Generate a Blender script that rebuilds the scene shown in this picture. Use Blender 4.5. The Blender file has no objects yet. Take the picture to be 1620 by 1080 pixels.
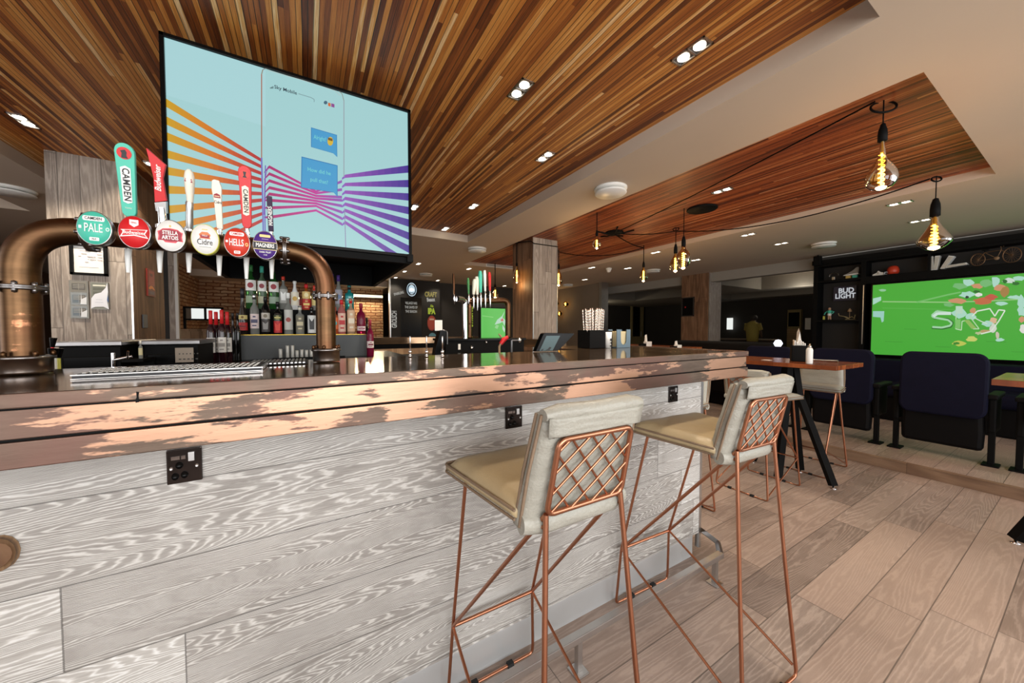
import bpy, bmesh, math, random
from mathutils import Vector, Matrix
SC = bpy.context.scene
COL = SC.collection
random.seed(7)
PI = math.pi
# ------------------------------------------------------------------ camera, world, exposure
H, F, PITCH, YAW = 1.22, 551.6, math.atan(18/552), math.radians(30.41)
cd = bpy.data.cameras.new('camera'); cam = bpy.data.objects.new('camera', cd); COL.objects.link(cam)
cd.sensor_width = 36; cd.lens = 36*F/1620; cd.clip_start = .02; cd.clip_end = 100
cam.location = (0, 0, H); cam.rotation_euler = (PI/2-PITCH, 0, -YAW)
SC.camera = cam
vs = SC.view_settings
SC.display_settings.display_device = 'sRGB'
vs.view_transform = 'Standard'; vs.look = 'None'; vs.gamma = 1; vs.use_curve_mapping = False
vs.exposure = 0.0
try:
    SC.cycles.use_denoising = True; SC.cycles.max_bounces = 6; SC.cycles.transparent_max_bounces = 12
    SC.cycles.sample_clamp_indirect = 4; SC.cycles.caustics_reflective = False; SC.cycles.caustics_refractive = False
except Exception: pass
W = bpy.data.worlds.new('daylight'); SC.world = W; W.use_nodes = True
W.node_tree.nodes['Background'].inputs[0].default_value = (.92, .96, 1, 1)
W.node_tree.nodes['Background'].inputs[1].default_value = 2.2

def area(name, loc, rot, sx, sy, power, col=(1, 1, 1)):
    l = bpy.data.lights.new(name, 'AREA'); l.shape = 'RECTANGLE'; l.size = sx; l.size_y = sy; l.energy = power; l.color = col
    o = bpy.data.objects.new(name, l); COL.objects.link(o); o.location = loc; o.rotation_euler = rot; return o
# daylight through the front windows behind the camera and an added fill light from the unseen left
for x_, p_ in ((-3.0, 60), (0.2, 84), (3.4, 50), (6.4, 5)):
    area('window_daylight', (x_, -2.32, 1.45), (PI/2, 0, 0), 2.6, 2.0, p_, (1, .98, .96))
area('side_fill', (-4.85, 1.6, 1.6), (PI/2, 0, -PI/2), 2.4, 1.6, 20, (1, .97, .93))  # added fill to lift the interior, no window seen on this side
LP = (1, .80, .56)

# ------------------------------------------------------------------ pixel to place, on a known plane
_F = Vector((math.sin(YAW)*math.cos(PITCH), math.cos(YAW)*math.cos(PITCH), -math.sin(PITCH)))
_R = Vector((math.cos(YAW), -math.sin(YAW), 0)); _U = _R.cross(_F); _C = Vector((0, 0, H))
def at(ax, v, x, y):
    d = _F+_R*(x-810)/F-_U*(y-540)/F; i = 'XYZ'.index(ax); t = (v-_C[i])/d[i]; return _C+d*t
def depth(p): return (Vector(p)-_C).dot(_F)
def zat(x, y, py):          # height of pixel row py above the floor point (x, y)
    a = Vector((x, y, H)); d0 = (a-_C)
    lo, hi = -1.0, 4.0
    for _ in range(40):
        m = (lo+hi)/2; v = Vector((x, y, m))-_C; yy = 540-F*v.dot(_U)/v.dot(_F)
        if yy > py: lo = m
        else: hi = m
    return (lo+hi)/2

# ------------------------------------------------------------------ materials
def lin(c):
    return tuple(((v/255)/12.92 if v/255 <= .04045 else ((v/255+.055)/1.055)**2.4) for v in c)
class NT:
    def __init__(s, name):
        s.m = bpy.data.materials.new(name); s.m.use_nodes = True; s.t = s.m.node_tree; s.n = s.t.nodes
        s.b = s.n['Principled BSDF']; s.out = s.n['Material Output']
    def put(s, sock, v):
        if hasattr(v, 'is_output') or hasattr(v, 'links'): s.t.links.new(v, sock)
        elif v is not None:
            if isinstance(v, tuple) and len(v) == 3 and len(sock.default_value) == 4: v = v+(1,)
            sock.default_value = v
    def nd(s, ty, ins=None, **pr):
        n = s.n.new(ty)
        for k, v in pr.items(): setattr(n, k, v)
        for k, v in (ins or {}).items(): s.put(n.inputs[k], v)
        return n
    def ma(s, op, a, b=None, c=None):
        n = s.nd('ShaderNodeMath', operation=op)
        for i, v in enumerate((a, b, c)):
            if v is not None: s.put(n.inputs[i], v)
        return n.outputs[0]
    def mix(s, f, a, b, mode='MIX'):
        n = s.nd('ShaderNodeMix', data_type='RGBA', blend_type=mode)
        s.put(n.inputs[0], f); s.put(n.inputs[6], a); s.put(n.inputs[7], b); return n.outputs[2]
    def ramp(s, f, stops, mode='LINEAR'):
        n = s.nd('ShaderNodeValToRGB', {0: f}); cr = n.color_ramp; cr.interpolation = mode
        while len(cr.elements) < len(stops): cr.elements.new(1)
        for e, (p, c) in zip(cr.elements, stops): e.position = p; e.color = tuple(c)+(1,)
        return n.outputs[0]
    def xyz(s, world=True, name='Object'):
        p = s.nd('ShaderNodeNewGeometry').outputs['Position'] if world else s.nd('ShaderNodeTexCoord').outputs[name]
        q = s.nd('ShaderNodeSeparateXYZ', {0: p}); return q.outputs[0], q.outputs[1], q.outputs[2], p
    def comb(s, x, y, z):
        n = s.nd('ShaderNodeCombineXYZ'); s.put(n.inputs[0], x); s.put(n.inputs[1], y); s.put(n.inputs[2], z); return n.outputs[0]
    def noise(s, vec, scale, det=2, rough=.5, out=0):
        return s.nd('ShaderNodeTexNoise', {'Vector': vec, 'Scale': scale, 'Detail': det, 'Roughness': rough}).outputs[out]
    def white(s, vec, out=0): return s.nd('ShaderNodeTexWhiteNoise', {'Vector': vec}).outputs[out]
    def bump(s, h, st, dist=.01):
        s.t.links.new(s.nd('ShaderNodeBump', {'Height': h, 'Strength': st, 'Distance': dist}).outputs[0], s.b.inputs['Normal'])
    def set(s, col=None, rough=None, metal=None, **k):
        if col is not None: s.put(s.b.inputs['Base Color'], col)
        if rough is not None: s.put(s.b.inputs['Roughness'], rough)
        if metal is not None: s.put(s.b.inputs['Metallic'], metal)
        for a, v in k.items(): s.put(s.b.inputs[a.replace('_', ' ')], v)
        return s.m
MAT = {}
def plain(name, rgb, rough=.5, metal=0, var=.12, scale=30, bump=0, **k):
    if name in MAT: return MAT[name]
    n = NT(name); x, y, z, p = n.xyz(False)
    c = lin(rgb); f = n.noise(p, scale, 3)
    a = tuple(max(0, v*(1-var)) for v in c); b = tuple(min(1, v*(1+var)) for v in c)
    n.set(n.mix(f, a, b), rough, metal, **k)
    if bump: n.bump(f, bump, .004)
    MAT[name] = n.m; return n.m
def emit(name, rgb, st, var=.0):
    if name in MAT: return MAT[name]
    n = NT(name); c = lin(rgb)
    n.set((0, 0, 0), .5, 0, Emission_Color=c, Emission_Strength=st); MAT[name] = n.m; return n.m
def boards(name, L, Wd, per, off, length, dark, mid, light, rough=.5, freq=9, stretch=.35, seam=.004, bump=.35, contrast=.6, tone=.25, tint=None, fine=1, sharp=0):
    """long boards: L = axis letter along the board, Wd = axis letter across it"""
    n = NT(name); x, y, z, p = n.xyz(True); A = dict(X=x, Y=y, Z=z); l, w = A[L], A[Wd]
    q = n.ma('DIVIDE', n.ma('SUBTRACT', w, off), per); i = n.ma('FLOOR', q)
    r1 = n.white(n.comb(i, 3.3, 0))
    q2 = n.ma('ADD', n.ma('DIVIDE', l, length), n.ma('MULTIPLY', r1, 7.7)); j = n.ma('FLOOR', q2)
    idv = n.comb(i, j, 1.7); r2 = n.white(idv); rc = n.nd('ShaderNodeSeparateXYZ', {0: n.white(n.comb(j, i, 5.1), 1)})
    gl = n.ma('ADD', n.ma('MULTIPLY', l, stretch*10), n.ma('MULTIPLY', r2, 91)); gw = n.ma('ADD', n.ma('MULTIPLY', w, 16), n.ma('MULTIPLY', rc.outputs[0], 53))
    g = n.noise(n.comb(gl, n.ma('MULTIPLY', gw, .45), r2), .8, 2.5, .45)
    jit = n.noise(n.comb(n.ma('MULTIPLY', l, 30), n.ma('MULTIPLY', w, 120), r2), 1, 2)
    rings = n.ma('SINE', n.ma('ADD', n.ma('MULTIPLY', g, freq*6.28), n.ma('MULTIPLY', jit, 5*sharp)))
    rings = n.ma('MULTIPLY_ADD', rings, .5, .5); rings = n.ma('POWER', rings, 1.6+sharp)
    st = n.noise(n.comb(n.ma('ADD', n.ma('MULTIPLY', l, 14), 0), n.ma('MULTIPLY', n.ma('ADD', w, n.ma('MULTIPLY', g, .25)), 260), r2), 1, 3, .6)
    pat = n.noise(p, 2.3, 3)
    v = n.ma('ADD', n.ma('MULTIPLY', rings, contrast*.6), n.ma('MULTIPLY', st, contrast*.75*fine))
    v = n.ma('ADD', v, n.ma('MULTIPLY', n.ma('SUBTRACT', pat, .5), .5))
    v = n.ma('ADD', v, n.ma('MULTIPLY', n.ma('SUBTRACT', r2, .5), tone*2))
    c = n.ramp(v, [(.0, dark), (.42, mid), (.95, light)])
    if tint: c = n.mix(n.ma('MULTIPLY', rc.outputs[1], .5), c, tint)
    e1 = n.ma('MULTIPLY', n.ma('MINIMUM', n.ma('FRACT', q), n.ma('SUBTRACT', 1, n.ma('FRACT', q))), per)
    e2 = n.ma('MULTIPLY', n.ma('MINIMUM', n.ma('FRACT', q2), n.ma('SUBTRACT', 1, n.ma('FRACT', q2))), length)
    e = n.ma('LESS_THAN', n.ma('MINIMUM', e1, e2), seam*.5)
    c = n.mix(n.ma('MULTIPLY', e, .7), c, tuple(t*.35 for t in dark))
    n.set(c, rough)
    n.bump(n.ma('SUBTRACT', n.ma('ADD', n.ma('MULTIPLY', rings, .3), n.ma('MULTIPLY', st, .3)), n.ma('MULTIPLY', e, 2)), bump, .003)
    MAT[name] = n.m; return n.m
def slats(name, stops, per=.022, length=1.6):
    n = NT(name); x, y, z, p = n.xyz(True)
    wob = n.ma('MULTIPLY', n.ma('SUBTRACT', n.noise(n.comb(n.ma('MULTIPLY', x, 9), n.ma('MULTIPLY', y, 1.1), 0), 1, 2), .5), .012)
    q = n.ma('DIVIDE', n.ma('ADD', x, wob), per); i = n.ma('FLOOR', q); r1 = n.white(n.comb(i, 1.3, 0))
    q2 = n.ma('ADD', n.ma('DIVIDE', y, length), n.ma('MULTIPLY', r1, 9.1)); j = n.ma('FLOOR', q2)
    r2 = n.white(n.comb(i, j, 2.1))
    st = n.noise(n.comb(n.ma('MULTIPLY', x, 190), n.ma('MULTIPLY', y, 5), r2), 1, 3, .65)
    v = n.ma('ADD', n.ma('MULTIPLY', r2, .95), n.ma('MULTIPLY', n.ma('SUBTRACT', st, .5), .75))
    c = n.ramp(v, stops)
    fr = n.ma('FRACT', q); e = n.ma('LESS_THAN', fr, n.ma('MULTIPLY_ADD', r1, .16, .05))
    c = n.mix(n.ma('MULTIPLY', e, .75), c, (.012, .006, .003))
    n.set(c, .48)
    n.bump(n.ma('SUBTRACT', n.ma('ADD', r2, n.ma('MULTIPLY', st, .3)), n.ma('MULTIPLY', e, 1.5)), .6, .008)
    MAT[name] = n.m; return n.m
def copper(name, dull, bright, thr, scale=(2.2, 1, 14), rough=.33, zones=False):
    n = NT(name); x, y, z, p = n.xyz(True)
    v = n.comb(n.ma('MULTIPLY', x, scale[0]), n.ma('MULTIPLY', y, scale[1]), n.ma('MULTIPLY', z, scale[2]))
    a = n.noise(v, 1, 6, .62); s = n.noise(n.comb(n.ma('MULTIPLY', x, 7), n.ma('MULTIPLY', y, 7), n.ma('MULTIPLY', z, 50)), 1, 5, .7)
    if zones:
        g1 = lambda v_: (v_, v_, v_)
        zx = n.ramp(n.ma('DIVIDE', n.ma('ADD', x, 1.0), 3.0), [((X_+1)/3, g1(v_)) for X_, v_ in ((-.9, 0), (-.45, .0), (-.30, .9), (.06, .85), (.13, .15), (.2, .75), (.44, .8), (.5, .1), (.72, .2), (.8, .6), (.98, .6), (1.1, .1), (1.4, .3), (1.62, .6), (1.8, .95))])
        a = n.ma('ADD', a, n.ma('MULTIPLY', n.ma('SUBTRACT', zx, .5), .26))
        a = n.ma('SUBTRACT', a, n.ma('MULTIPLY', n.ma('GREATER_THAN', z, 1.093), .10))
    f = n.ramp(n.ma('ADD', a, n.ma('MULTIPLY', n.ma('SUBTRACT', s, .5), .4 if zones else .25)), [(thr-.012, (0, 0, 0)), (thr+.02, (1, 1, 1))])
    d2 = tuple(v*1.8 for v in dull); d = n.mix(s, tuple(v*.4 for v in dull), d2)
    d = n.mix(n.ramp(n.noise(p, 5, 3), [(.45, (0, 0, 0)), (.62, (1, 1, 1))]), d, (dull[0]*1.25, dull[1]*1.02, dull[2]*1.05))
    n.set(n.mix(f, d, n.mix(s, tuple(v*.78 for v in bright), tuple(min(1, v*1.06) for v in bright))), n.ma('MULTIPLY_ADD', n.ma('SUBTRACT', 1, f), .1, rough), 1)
    n.bump(s, .12, .003); MAT[name] = n.m; return n.m
def brick(name):
    n = NT(name); x, y, z, p = n.xyz(True)
    v = n.comb(n.ma('ADD', x, y), z, 0)
    v2 = n.nd('ShaderNodeVectorMath', {0: v, 1: n.nd('ShaderNodeVectorMath', {0: n.noise(p, 9, 2, .5, 1), 'Scale': .05}, operation='SCALE').outputs[0]}, operation='ADD').outputs[0]
    b = n.nd('ShaderNodeTexBrick', {'Vector': v2, 'Color1': lin((190, 150, 108)), 'Color2': lin((226, 200, 160)), 'Mortar': lin((70, 48, 34)), 'Scale': 1, 'Mortar Size': .012, 'Bias': 0, 'Brick Width': .26, 'Row Height': .075})
    b.offset = .5
    c = n.mix(n.noise(p, 6, 4), b.outputs[0], lin((150, 92, 58)))
    n.set(c, .85); n.bump(n.ma('SUBTRACT', n.noise(p, 20, 4), n.ma('MULTIPLY', b.outputs[1], 2)), .8, .03); MAT[name] = n.m; return n.m
def leather(name, rgb, rough=.5, crease=.5):
    n = NT(name); x, y, z, p = n.xyz(False)
    c = lin(rgb); f = n.noise(p, 9, 4, .6); g = n.noise(p, 160, 2); wr = n.noise(n.comb(n.ma('MULTIPLY', x, 6), n.ma('MULTIPLY', y, 6), n.ma('MULTIPLY', z, 16)), 1, 4, .6)
    n.set(n.mix(f, tuple(v*.78 for v in c), tuple(min(1, v*1.18) for v in c)), rough)
    n.bump(n.ma('ADD', n.ma('MULTIPLY', g, .15), wr), crease, .012); MAT[name] = n.m; return n.m
def glass(name, tint, mixg=.12, rough=.03):
    n = NT(name); t = n.nd('ShaderNodeBsdfTransparent', {0: lin(tint)+(1,)}); g = n.nd('ShaderNodeBsdfGlossy', {'Roughness': rough})
    lw = n.nd('ShaderNodeLayerWeight', {'Blend': .35}); fr = n.ma('ADD', n.ma('MULTIPLY', lw.outputs['Fresnel'], .8), mixg*.3)
    ms = n.nd('ShaderNodeMixShader', {0: fr, 1: t.outputs[0], 2: g.outputs[0]}); n.t.links.new(ms.outputs[0], n.out.inputs[0]); MAT[name] = n.m; return n.m
def printed(name, em=0, rough=.5):
    n = NT(name); a = n.nd('ShaderNodeVertexColor', layer_name='Col')
    if em: n.set((0, 0, 0), .4, 0, Emission_Color=a.outputs[0], Emission_Strength=em)
    else: n.set(a.outputs[0], rough)
    MAT[name] = n.m; return n.m

M = dict(
 slat1=slats('slatted_teak', [(0, lin((92, 44, 16))), (.3, lin((150, 82, 32))), (.6, lin((192, 120, 50))), (.85, lin((220, 156, 78))), (1, lin((244, 210, 158)))]),
 slat2=slats('slatted_red_teak', [(0, lin((84, 34, 16))), (.35, lin((138, 66, 32))), (.75, lin((172, 92, 48))), (.95, lin((190, 118, 70))), (1, lin((215, 165, 125)))], .022, 2.2),
 plaster=plain('ceiling_plaster', (196, 180, 162), .8, 0, .04, 2),
 plaster_grey=plain('far_ceiling_plaster', (150, 146, 138), .8, 0, .05, 2),
 oakfront=boards('whitewashed_oak', 'X', 'Z', .182, .142, 1.9, lin((126, 121, 116)), lin((188, 185, 180)), lin((240, 242, 242)), .5, 112, .062, .003, .45, .6, .12, fine=.9, sharp=1.3),
 floor=boards('pinkish_oak_floor', 'X', 'Y', .168, .02, 1.25, lin((116, 102, 94)), lin((182, 165, 154)), lin((208, 193, 182)), .42, 40, .05, .004, .2, .3, .1, lin((192, 166, 150)), 1.0, sharp=.8),
 pillar=boards('grey_weathered_boards', 'Z', 'X', .118, .0, 1.35, lin((122, 110, 100)), lin((170, 158, 146)), lin((200, 190, 178)), .6, 26, .05, .005, .4, .5, .12, sharp=.5),
 pillar_s=boards('brown_weathered_boards', 'Z', 'Y', .15, .03, 1.3, lin((86, 60, 42)), lin((136, 102, 76)), lin((160, 128, 100)), .6, 6, .1, .004, .4, .5, .12),
 stepwood=boards('step_riser_boards', 'Y', 'Z', .4, -.1, .9, lin((110, 84, 66)), lin((150, 122, 98)), lin((172, 144, 118)), .5, 6, .12, .003, .3, .4, .1),
 partition=boards('pale_partition_boards', 'Z', 'X', .16, 0, 2, lin((120, 92, 66)), lin((168, 136, 102)), lin((190, 160, 124)), .6, 6, .1, .004),
 brick=brick('split_face_brick'),
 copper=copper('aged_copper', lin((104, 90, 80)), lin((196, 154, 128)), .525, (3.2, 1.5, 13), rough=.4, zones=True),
 copperpipe=copper('antique_copper_pipe', lin((88, 66, 46)), lin((150, 104, 76)), .62, (7, 7, 5), .28),
 darksteel=plain('gunmetal_base', (132, 130, 130), .3, 1, .3, 12),
 coppertube=plain('copper_coated_wire', (184, 128, 100), .3, 1, .12, 14),
 steel=plain('brushed_steel', (196, 196, 196), .3, 1, .12, 16),
 chrome=plain('polished_chrome', (225, 225, 228), .1, 1, .05),
 kick=plain('kick_plate_steel', (206, 210, 212), .35, .45, .1, 3),
 black=plain('black_powder_coat', (9, 9, 9), .62, 0, .3, 8),
 blackgloss=plain('black_gloss_plastic', (9, 9, 9), .22, 0, .3, 8),
 darkwall=plain('dark_painted_wall', (48, 45, 42), .7, 0, .2, 2),
 greywall=plain('grey_plaster_wall', (124, 112, 98), .8, 0, .2, 1.5),
 brownwall=plain('brown_painted_wall', (120, 88, 66), .8, 0, .15, 2),
 cream=plain('cream_painted_door', (150, 134, 92), .6, 0, .1, 3),
 leather=leather('pale_grey_leather', (158, 156, 146), .42, .8),
 seatleather=leather('leather_warm_reflection', (186, 166, 130), .42, .35),  # same leather, with a warm copper reflection put into the seat colour
 seam=plain('stitched_seam', (128, 108, 88), .7, 0, .2, 60),
 navy=leather('navy_upholstery', (15, 16, 36), .75, .15),
 navyd=plain('black_seat_shell', (12, 11, 12), .6, 0, .2, 6),
 greybox=plain('slate_grey_laminate', (70, 74, 76), .5, 0, .12, 6),
 white=plain('white_plastic', (232, 232, 228), .4, 0, .03),
 paper=plain('white_paper', (238, 236, 230), .8, 0, .04, 50),
 amber=glass('amber_bulb_glass', (255, 224, 160)),
 filament=emit('glowing_filament', (255, 206, 110), 14),
 lamp=emit('spotlight_lens', (255, 240, 214), 9),
 ledstrip=emit('warm_led_strip', (255, 236, 190), 2.2),
 print=printed('printed_ink'), screen=printed('lit_screen', .85), dimscreen=printed('dim_screen', .8),
 pane=emit('daylit_pane', (236, 240, 236), 1.0),
 redwood=boards('orange_stained_top', 'Y', 'X', .14, .06, 1.4, lin((84, 40, 22)), lin((140, 74, 40)), lin((186, 110, 62)), .22, 6, .1, .002, .15, .5, .12),
 rubber=plain('black_rubber', (18, 18, 18), .8),
)
M['nickel'] = plain('black_nickel', (66, 60, 58), .18, 1, .2, 20)
for k_ in ('black', 'blackgloss', 'navyd', 'navy'): M[k_].node_tree.nodes['Principled BSDF'].inputs['Specular IOR Level'].default_value = .13
n = NT('polished_bar_top'); x, y, z, p = n.xyz(True)
n.set(n.mix(n.noise(n.comb(n.ma('MULTIPLY', x, 2), n.ma('MULTIPLY', y, 30), 0), 1, 4), lin((116, 92, 72)), lin((168, 138, 108))), n.ma('MULTIPLY_ADD', n.noise(p, 6, 3), .1, .05), .85); M['bartop'] = n.m

# ------------------------------------------------------------------ mesh helpers
class MB:
    def __init__(s): s.v = []; s.f = []; s.sm = []; s.c = []; s.usec = False
    def add(s, vs_, fs, smooth=False, col=None):
        o = len(s.v); s.v += [tuple(v) for v in vs_]; s.f += [tuple(i+o for i in f) for f in fs]; s.sm += [smooth]*len(fs)
        s.c += [col or (1, 1, 1)]*len(fs)
        if col: s.usec = True
        return s
    def box(s, x0, x1, y0, y1, z0, z1, T=None):
        vs_ = [Vector((x, y, z)) for z in (z0, z1) for y in (y0, y1) for x in (x0, x1)]
        if T: vs_ = [T @ v for v in vs_]
        return s.add(vs_, [(0, 2, 3, 1), (4, 5, 7, 6), (0, 1, 5, 4), (2, 6, 7, 3), (0, 4, 6, 2), (1, 3, 7, 5)])
    def bbox(s, x0, x1, y0, y1, z0, z1, b=.004, T=None, smooth=False):      # bevelled box
        bm = bmesh.new(); bmesh.ops.create_cube(bm, size=1)
        for v in bm.verts: v.co = Vector(((x0+x1)/2+v.co.x*(x1-x0), (y0+y1)/2+v.co.y*(y1-y0), (z0+z1)/2+v.co.z*(z1-z0)))
        b = min(b, abs(x1-x0)*.45, abs(y1-y0)*.45, abs(z1-z0)*.45)
        bmesh.ops.bevel(bm, geom=bm.edges[:], offset=b, segments=2, profile=.6, affect='EDGES')
        bm.verts.index_update()
        vs_ = [T @ v.co if T else v.co.copy() for v in bm.verts]; fs = [[v.index for v in f.verts] for f in bm.faces]; bm.free()
        return s.add(vs_, fs, smooth)
    def tube(s, pts, r, seg=8, closed=False, cap=True, flat=(1, 1)):
        pts = [Vector(p) for p in pts]; n_ = len(pts); R = r if isinstance(r, (list, tuple)) else [r]*n_
        rings = []; prev = None
        for i, p in enumerate(pts):
            if closed: d = pts[(i+1) % n_]-pts[i-1]
            else: d = pts[min(i+1, n_-1)]-pts[max(i-1, 0)]
            d.normalize()
            if prev is None:
                a = Vector((0, 0, 1)) if abs(d.z) < .9 else Vector((1, 0, 0)); u = d.cross(a).normalized()
            else:
                u = (prev-d*prev.dot(d))
                u = u.normalized() if u.length > 1e-6 else d.orthogonal().normalized()
            prev = u; w = d.cross(u)
            rings.append([p+(u*math.cos(t)*flat[0]+w*math.sin(t)*flat[1])*R[i] for t in [2*PI*k/seg for k in range(seg)]])
        vs_ = [v for rg in rings for v in rg]; fs = []
        m = n_ if closed else n_-1
        for i in range(m):
            for k in range(seg):
                a = i*seg+k; b = i*seg+(k+1) % seg; c = ((i+1) % n_)*seg+(k+1) % seg; d = ((i+1) % n_)*seg+k
                fs.append((a, b, c, d))
        s.add(vs_, fs, True)
        if cap and not closed:
            s.add(rings[0], [tuple(range(seg))[::-1]]); s.add(rings[-1], [tuple(range(seg))])
        return s
    def lathe(s, prof, seg=20, c=(0, 0, 0), axis='Z', sx=1, sy=1, sharp=False):
        vs_ = []; fs = []
        for r, h in prof:
            for k in range(seg):
                t = 2*PI*k/seg; a, b = r*math.cos(t)*sx, r*math.sin(t)*sy
                if axis == 'Z': q = (a, b, h)
                elif axis == 'Y': q = (a, h, b)
                else: q = (h, a, b)
                vs_.append((q[0]+c[0], q[1]+c[1], q[2]+c[2]))
        for i in range(len(prof)-1):
            for k in range(seg):
                f = (i*seg+k, i*seg+(k+1) % seg, (i+1)*seg+(k+1) % seg, (i+1)*seg+k)
                fs.append(f if axis != 'Y' else f[::-1])
        n0 = len(vs_)
        if prof[0][0] > 1e-5: fs.append(tuple(range(seg))[::-1])
        if prof[-1][0] > 1e-5: fs.append(tuple(range(n0-seg, n0)))
        return s.add(vs_, fs, not sharp)
    def prism(s, pts, t, T):        # 2D outline pts (u,v) extruded by t along local z, T places it
        n_ = len(pts); vs_ = [T @ Vector((u, v, 0)) for u, v in pts]+[T @ Vector((u, v, t)) for u, v in pts]
        fs = [tuple(range(n_))[::-1], tuple(range(n_, 2*n_))]+[(i, (i+1) % n_, n_+(i+1) % n_, n_+i) for i in range(n_)]
        return s.add(vs_, fs)
    def poly(s, pts, col=None): return s.add(pts, [tuple(range(len(pts)))], False, col)
def build(name, mb, mat, parent=None, loc=None, kind=None, bevel=0, subd=0):
    me = bpy.data.meshes.new(name); me.from_pydata(mb.v, [], mb.f); me.update()
    for p_, s_ in zip(me.polygons, mb.sm): p_.use_smooth = s_
    if mb.usec:
        ca = me.color_attributes.new('Col', 'FLOAT_COLOR', 'CORNER')
        for p_, c in zip(me.polygons, mb.c):
            for li in p_.loop_indices: ca.data[li].color = tuple(c)+(1,)
    me.materials.append(mat)
    o = bpy.data.objects.new(name, me); COL.objects.link(o)
    if parent: o.parent = parent
    if loc: o.location = loc
    if kind: o['kind'] = kind
    if bevel:
        m_ = o.modifiers.new('edge', 'BEVEL'); m_.width = bevel; m_.segments = 2; m_.limit_method = 'ANGLE'
    if subd:
        m_ = o.modifiers.new('round', 'SUBSURF'); m_.levels = subd; m_.render_levels = subd
    return o
def tag(o, label=None, cat=None, group=None, kind=None):
    if label: o['label'] = label
    if cat: o['category'] = cat
    if group: o['group'] = group
    if kind: o['kind'] = kind
    return o
def thing(name, label, cat, loc=(0, 0, 0), rz=0, group=None, sc=None):
    o = bpy.data.objects.new(name, None); COL.objects.link(o); o.location = loc; o.rotation_euler = (0, 0, rz); o.empty_display_size = .05
    if sc: o.scale = sc
    return tag(o, label, cat, group)
def struct(name, mb, mat): return build(name, mb, mat, kind='structure')
def kids(o): return [c for c in bpy.data.objects if c.parent == o]
def copy_tree(o, parent=None):
    c = o.copy(); COL.objects.link(c); c.parent = parent
    for ch in kids(o): copy_tree(ch, c)
    return c
def text(name, s, mat, parent, T, size=.02, ax=1.0, bold=0, align='CENTER', ext=.0004, spacing=1.0):
    cu = bpy.data.curves.new(name, 'FONT'); cu.body = s; cu.size = size; cu.align_x = align; cu.align_y = 'CENTER'; cu.extrude = ext; cu.offset = bold; cu.resolution_u = 3; cu.space_character = spacing
    t = bpy.data.objects.new(name, cu); COL.objects.link(t)
    bpy.context.view_layer.update()
    me = bpy.data.meshes.new_from_object(t.evaluated_get(bpy.context.evaluated_depsgraph_get()))
    bpy.data.objects.remove(t); bpy.data.curves.remove(cu)
    me.transform(T @ Matrix.Diagonal((ax, 1, 1, 1))); me.materials.clear(); me.materials.append(mat); me.name = name
    o = bpy.data.objects.new(name, me); COL.objects.link(o); o.parent = parent; return o
def frame(o, u, v):     # matrix with local x=u, y=v, z=u x v at origin o
    u = Vector(u).normalized(); v = Vector(v).normalized(); w = u.cross(v)
    return Matrix(((u.x, v.x, w.x, o[0]), (u.y, v.y, w.y, o[1]), (u.z, v.z, w.z, o[2]), (0, 0, 0, 1)))
def FY(x, y, z): return frame((x, y, z), (1, 0, 0), (0, 0, 1))        # faces -Y
def FX(x, y, z): return frame((x, y, z), (0, -1, 0), (0, 0, 1))       # faces -X
def arc(c, r0, r1, a0, a1, n_=8): return [(c[0]+r0*math.cos(a0+(a1-a0)*k/n_), c[1]+r1*math.sin(a0+(a1-a0)*k/n_)) for k in range(n_+1)]
def rrect(w, h, r, rv=None, n_=5):
    rv = rv or r; w /= 2; h /= 2
    return arc((w-r, h-rv), r, rv, 0, PI/2, n_)+arc((-w+r, h-rv), r, rv, PI/2, PI, n_)+arc((-w+r, -h+rv), r, rv, PI, 1.5*PI, n_)+arc((w-r, -h+rv), r, rv, 1.5*PI, 2*PI, n_)
def fillet(pts, r, n_=5):
    pts = [Vector(p) for p in pts]; out = [pts[0]]
    for i in range(1, len(pts)-1):
        a, b, c = pts[i-1], pts[i], pts[i+1]; d1 = (a-b); d2 = (c-b); rr = min(r, d1.length*.45, d2.length*.45)
        p0 = b+d1.normalized()*rr; p2 = b+d2.normalized()*rr
        for k in range(n_+1):
            t = k/n_; out.append(p0*(1-t)**2+b*2*t*(1-t)+p2*t*t)
    out.append(pts[-1]); return out

# ================================================================== THE SETTING
def rects(x0, x1, y0, y1, holes):
    xs = sorted({x0, x1, *[h[0] for h in holes], *[h[1] for h in holes]}); ys = sorted({y0, y1, *[h[2] for h in holes], *[h[3] for h in holes]})
    for a, b in zip(xs, xs[1:]):
        for c, d in zip(ys, ys[1:]):
            if b <= x0 or a >= x1 or d <= y0 or c >= y1: continue
            mx, my = (a+b)/2, (c+d)/2
            if not any(h[0] < mx < h[1] and h[2] < my < h[3] for h in holes): yield a, b, c, d
struct('floor', MB().box(-5, 15.2, -2.4, 13, -.1, 0), M['floor'])
CZ, WZ = 2.5, 2.6
cof = [(-1.9, 2.04, .505, 4.75), (2.66, 4.9, .495, 6.4), (-4.75, -2.55, .5, 5.9)]
mb = MB()
for a, b, c, d in rects(-5, 7.8, -2.4, 13, cof): mb.box(a, b, c, d, CZ, CZ+.14)
struct('ceiling', mb, M['plaster'])
for i, (a, b, c, d) in enumerate(cof):
    struct('ceiling_panel_%d' % (i+1), MB().box(a, b, c, d, WZ if i != 1 else WZ-.03, WZ+.04), M['slat1' if i == 0 else 'slat2'])
cof2 = [(8.9, 11.6, 1.6, 5.2), (12.2, 14.4, 2.5, 7.5), (8.9, 11.6, 6.4, 9.8)]
mb = MB()
for a, b, c, d in rects(8.0, 15.2, -2.4, 13, cof2): mb.box(a, b, c, d, 2.42, 2.8)
struct('ceiling_far_room', mb, M['plaster_grey'])
mb = MB()
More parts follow.
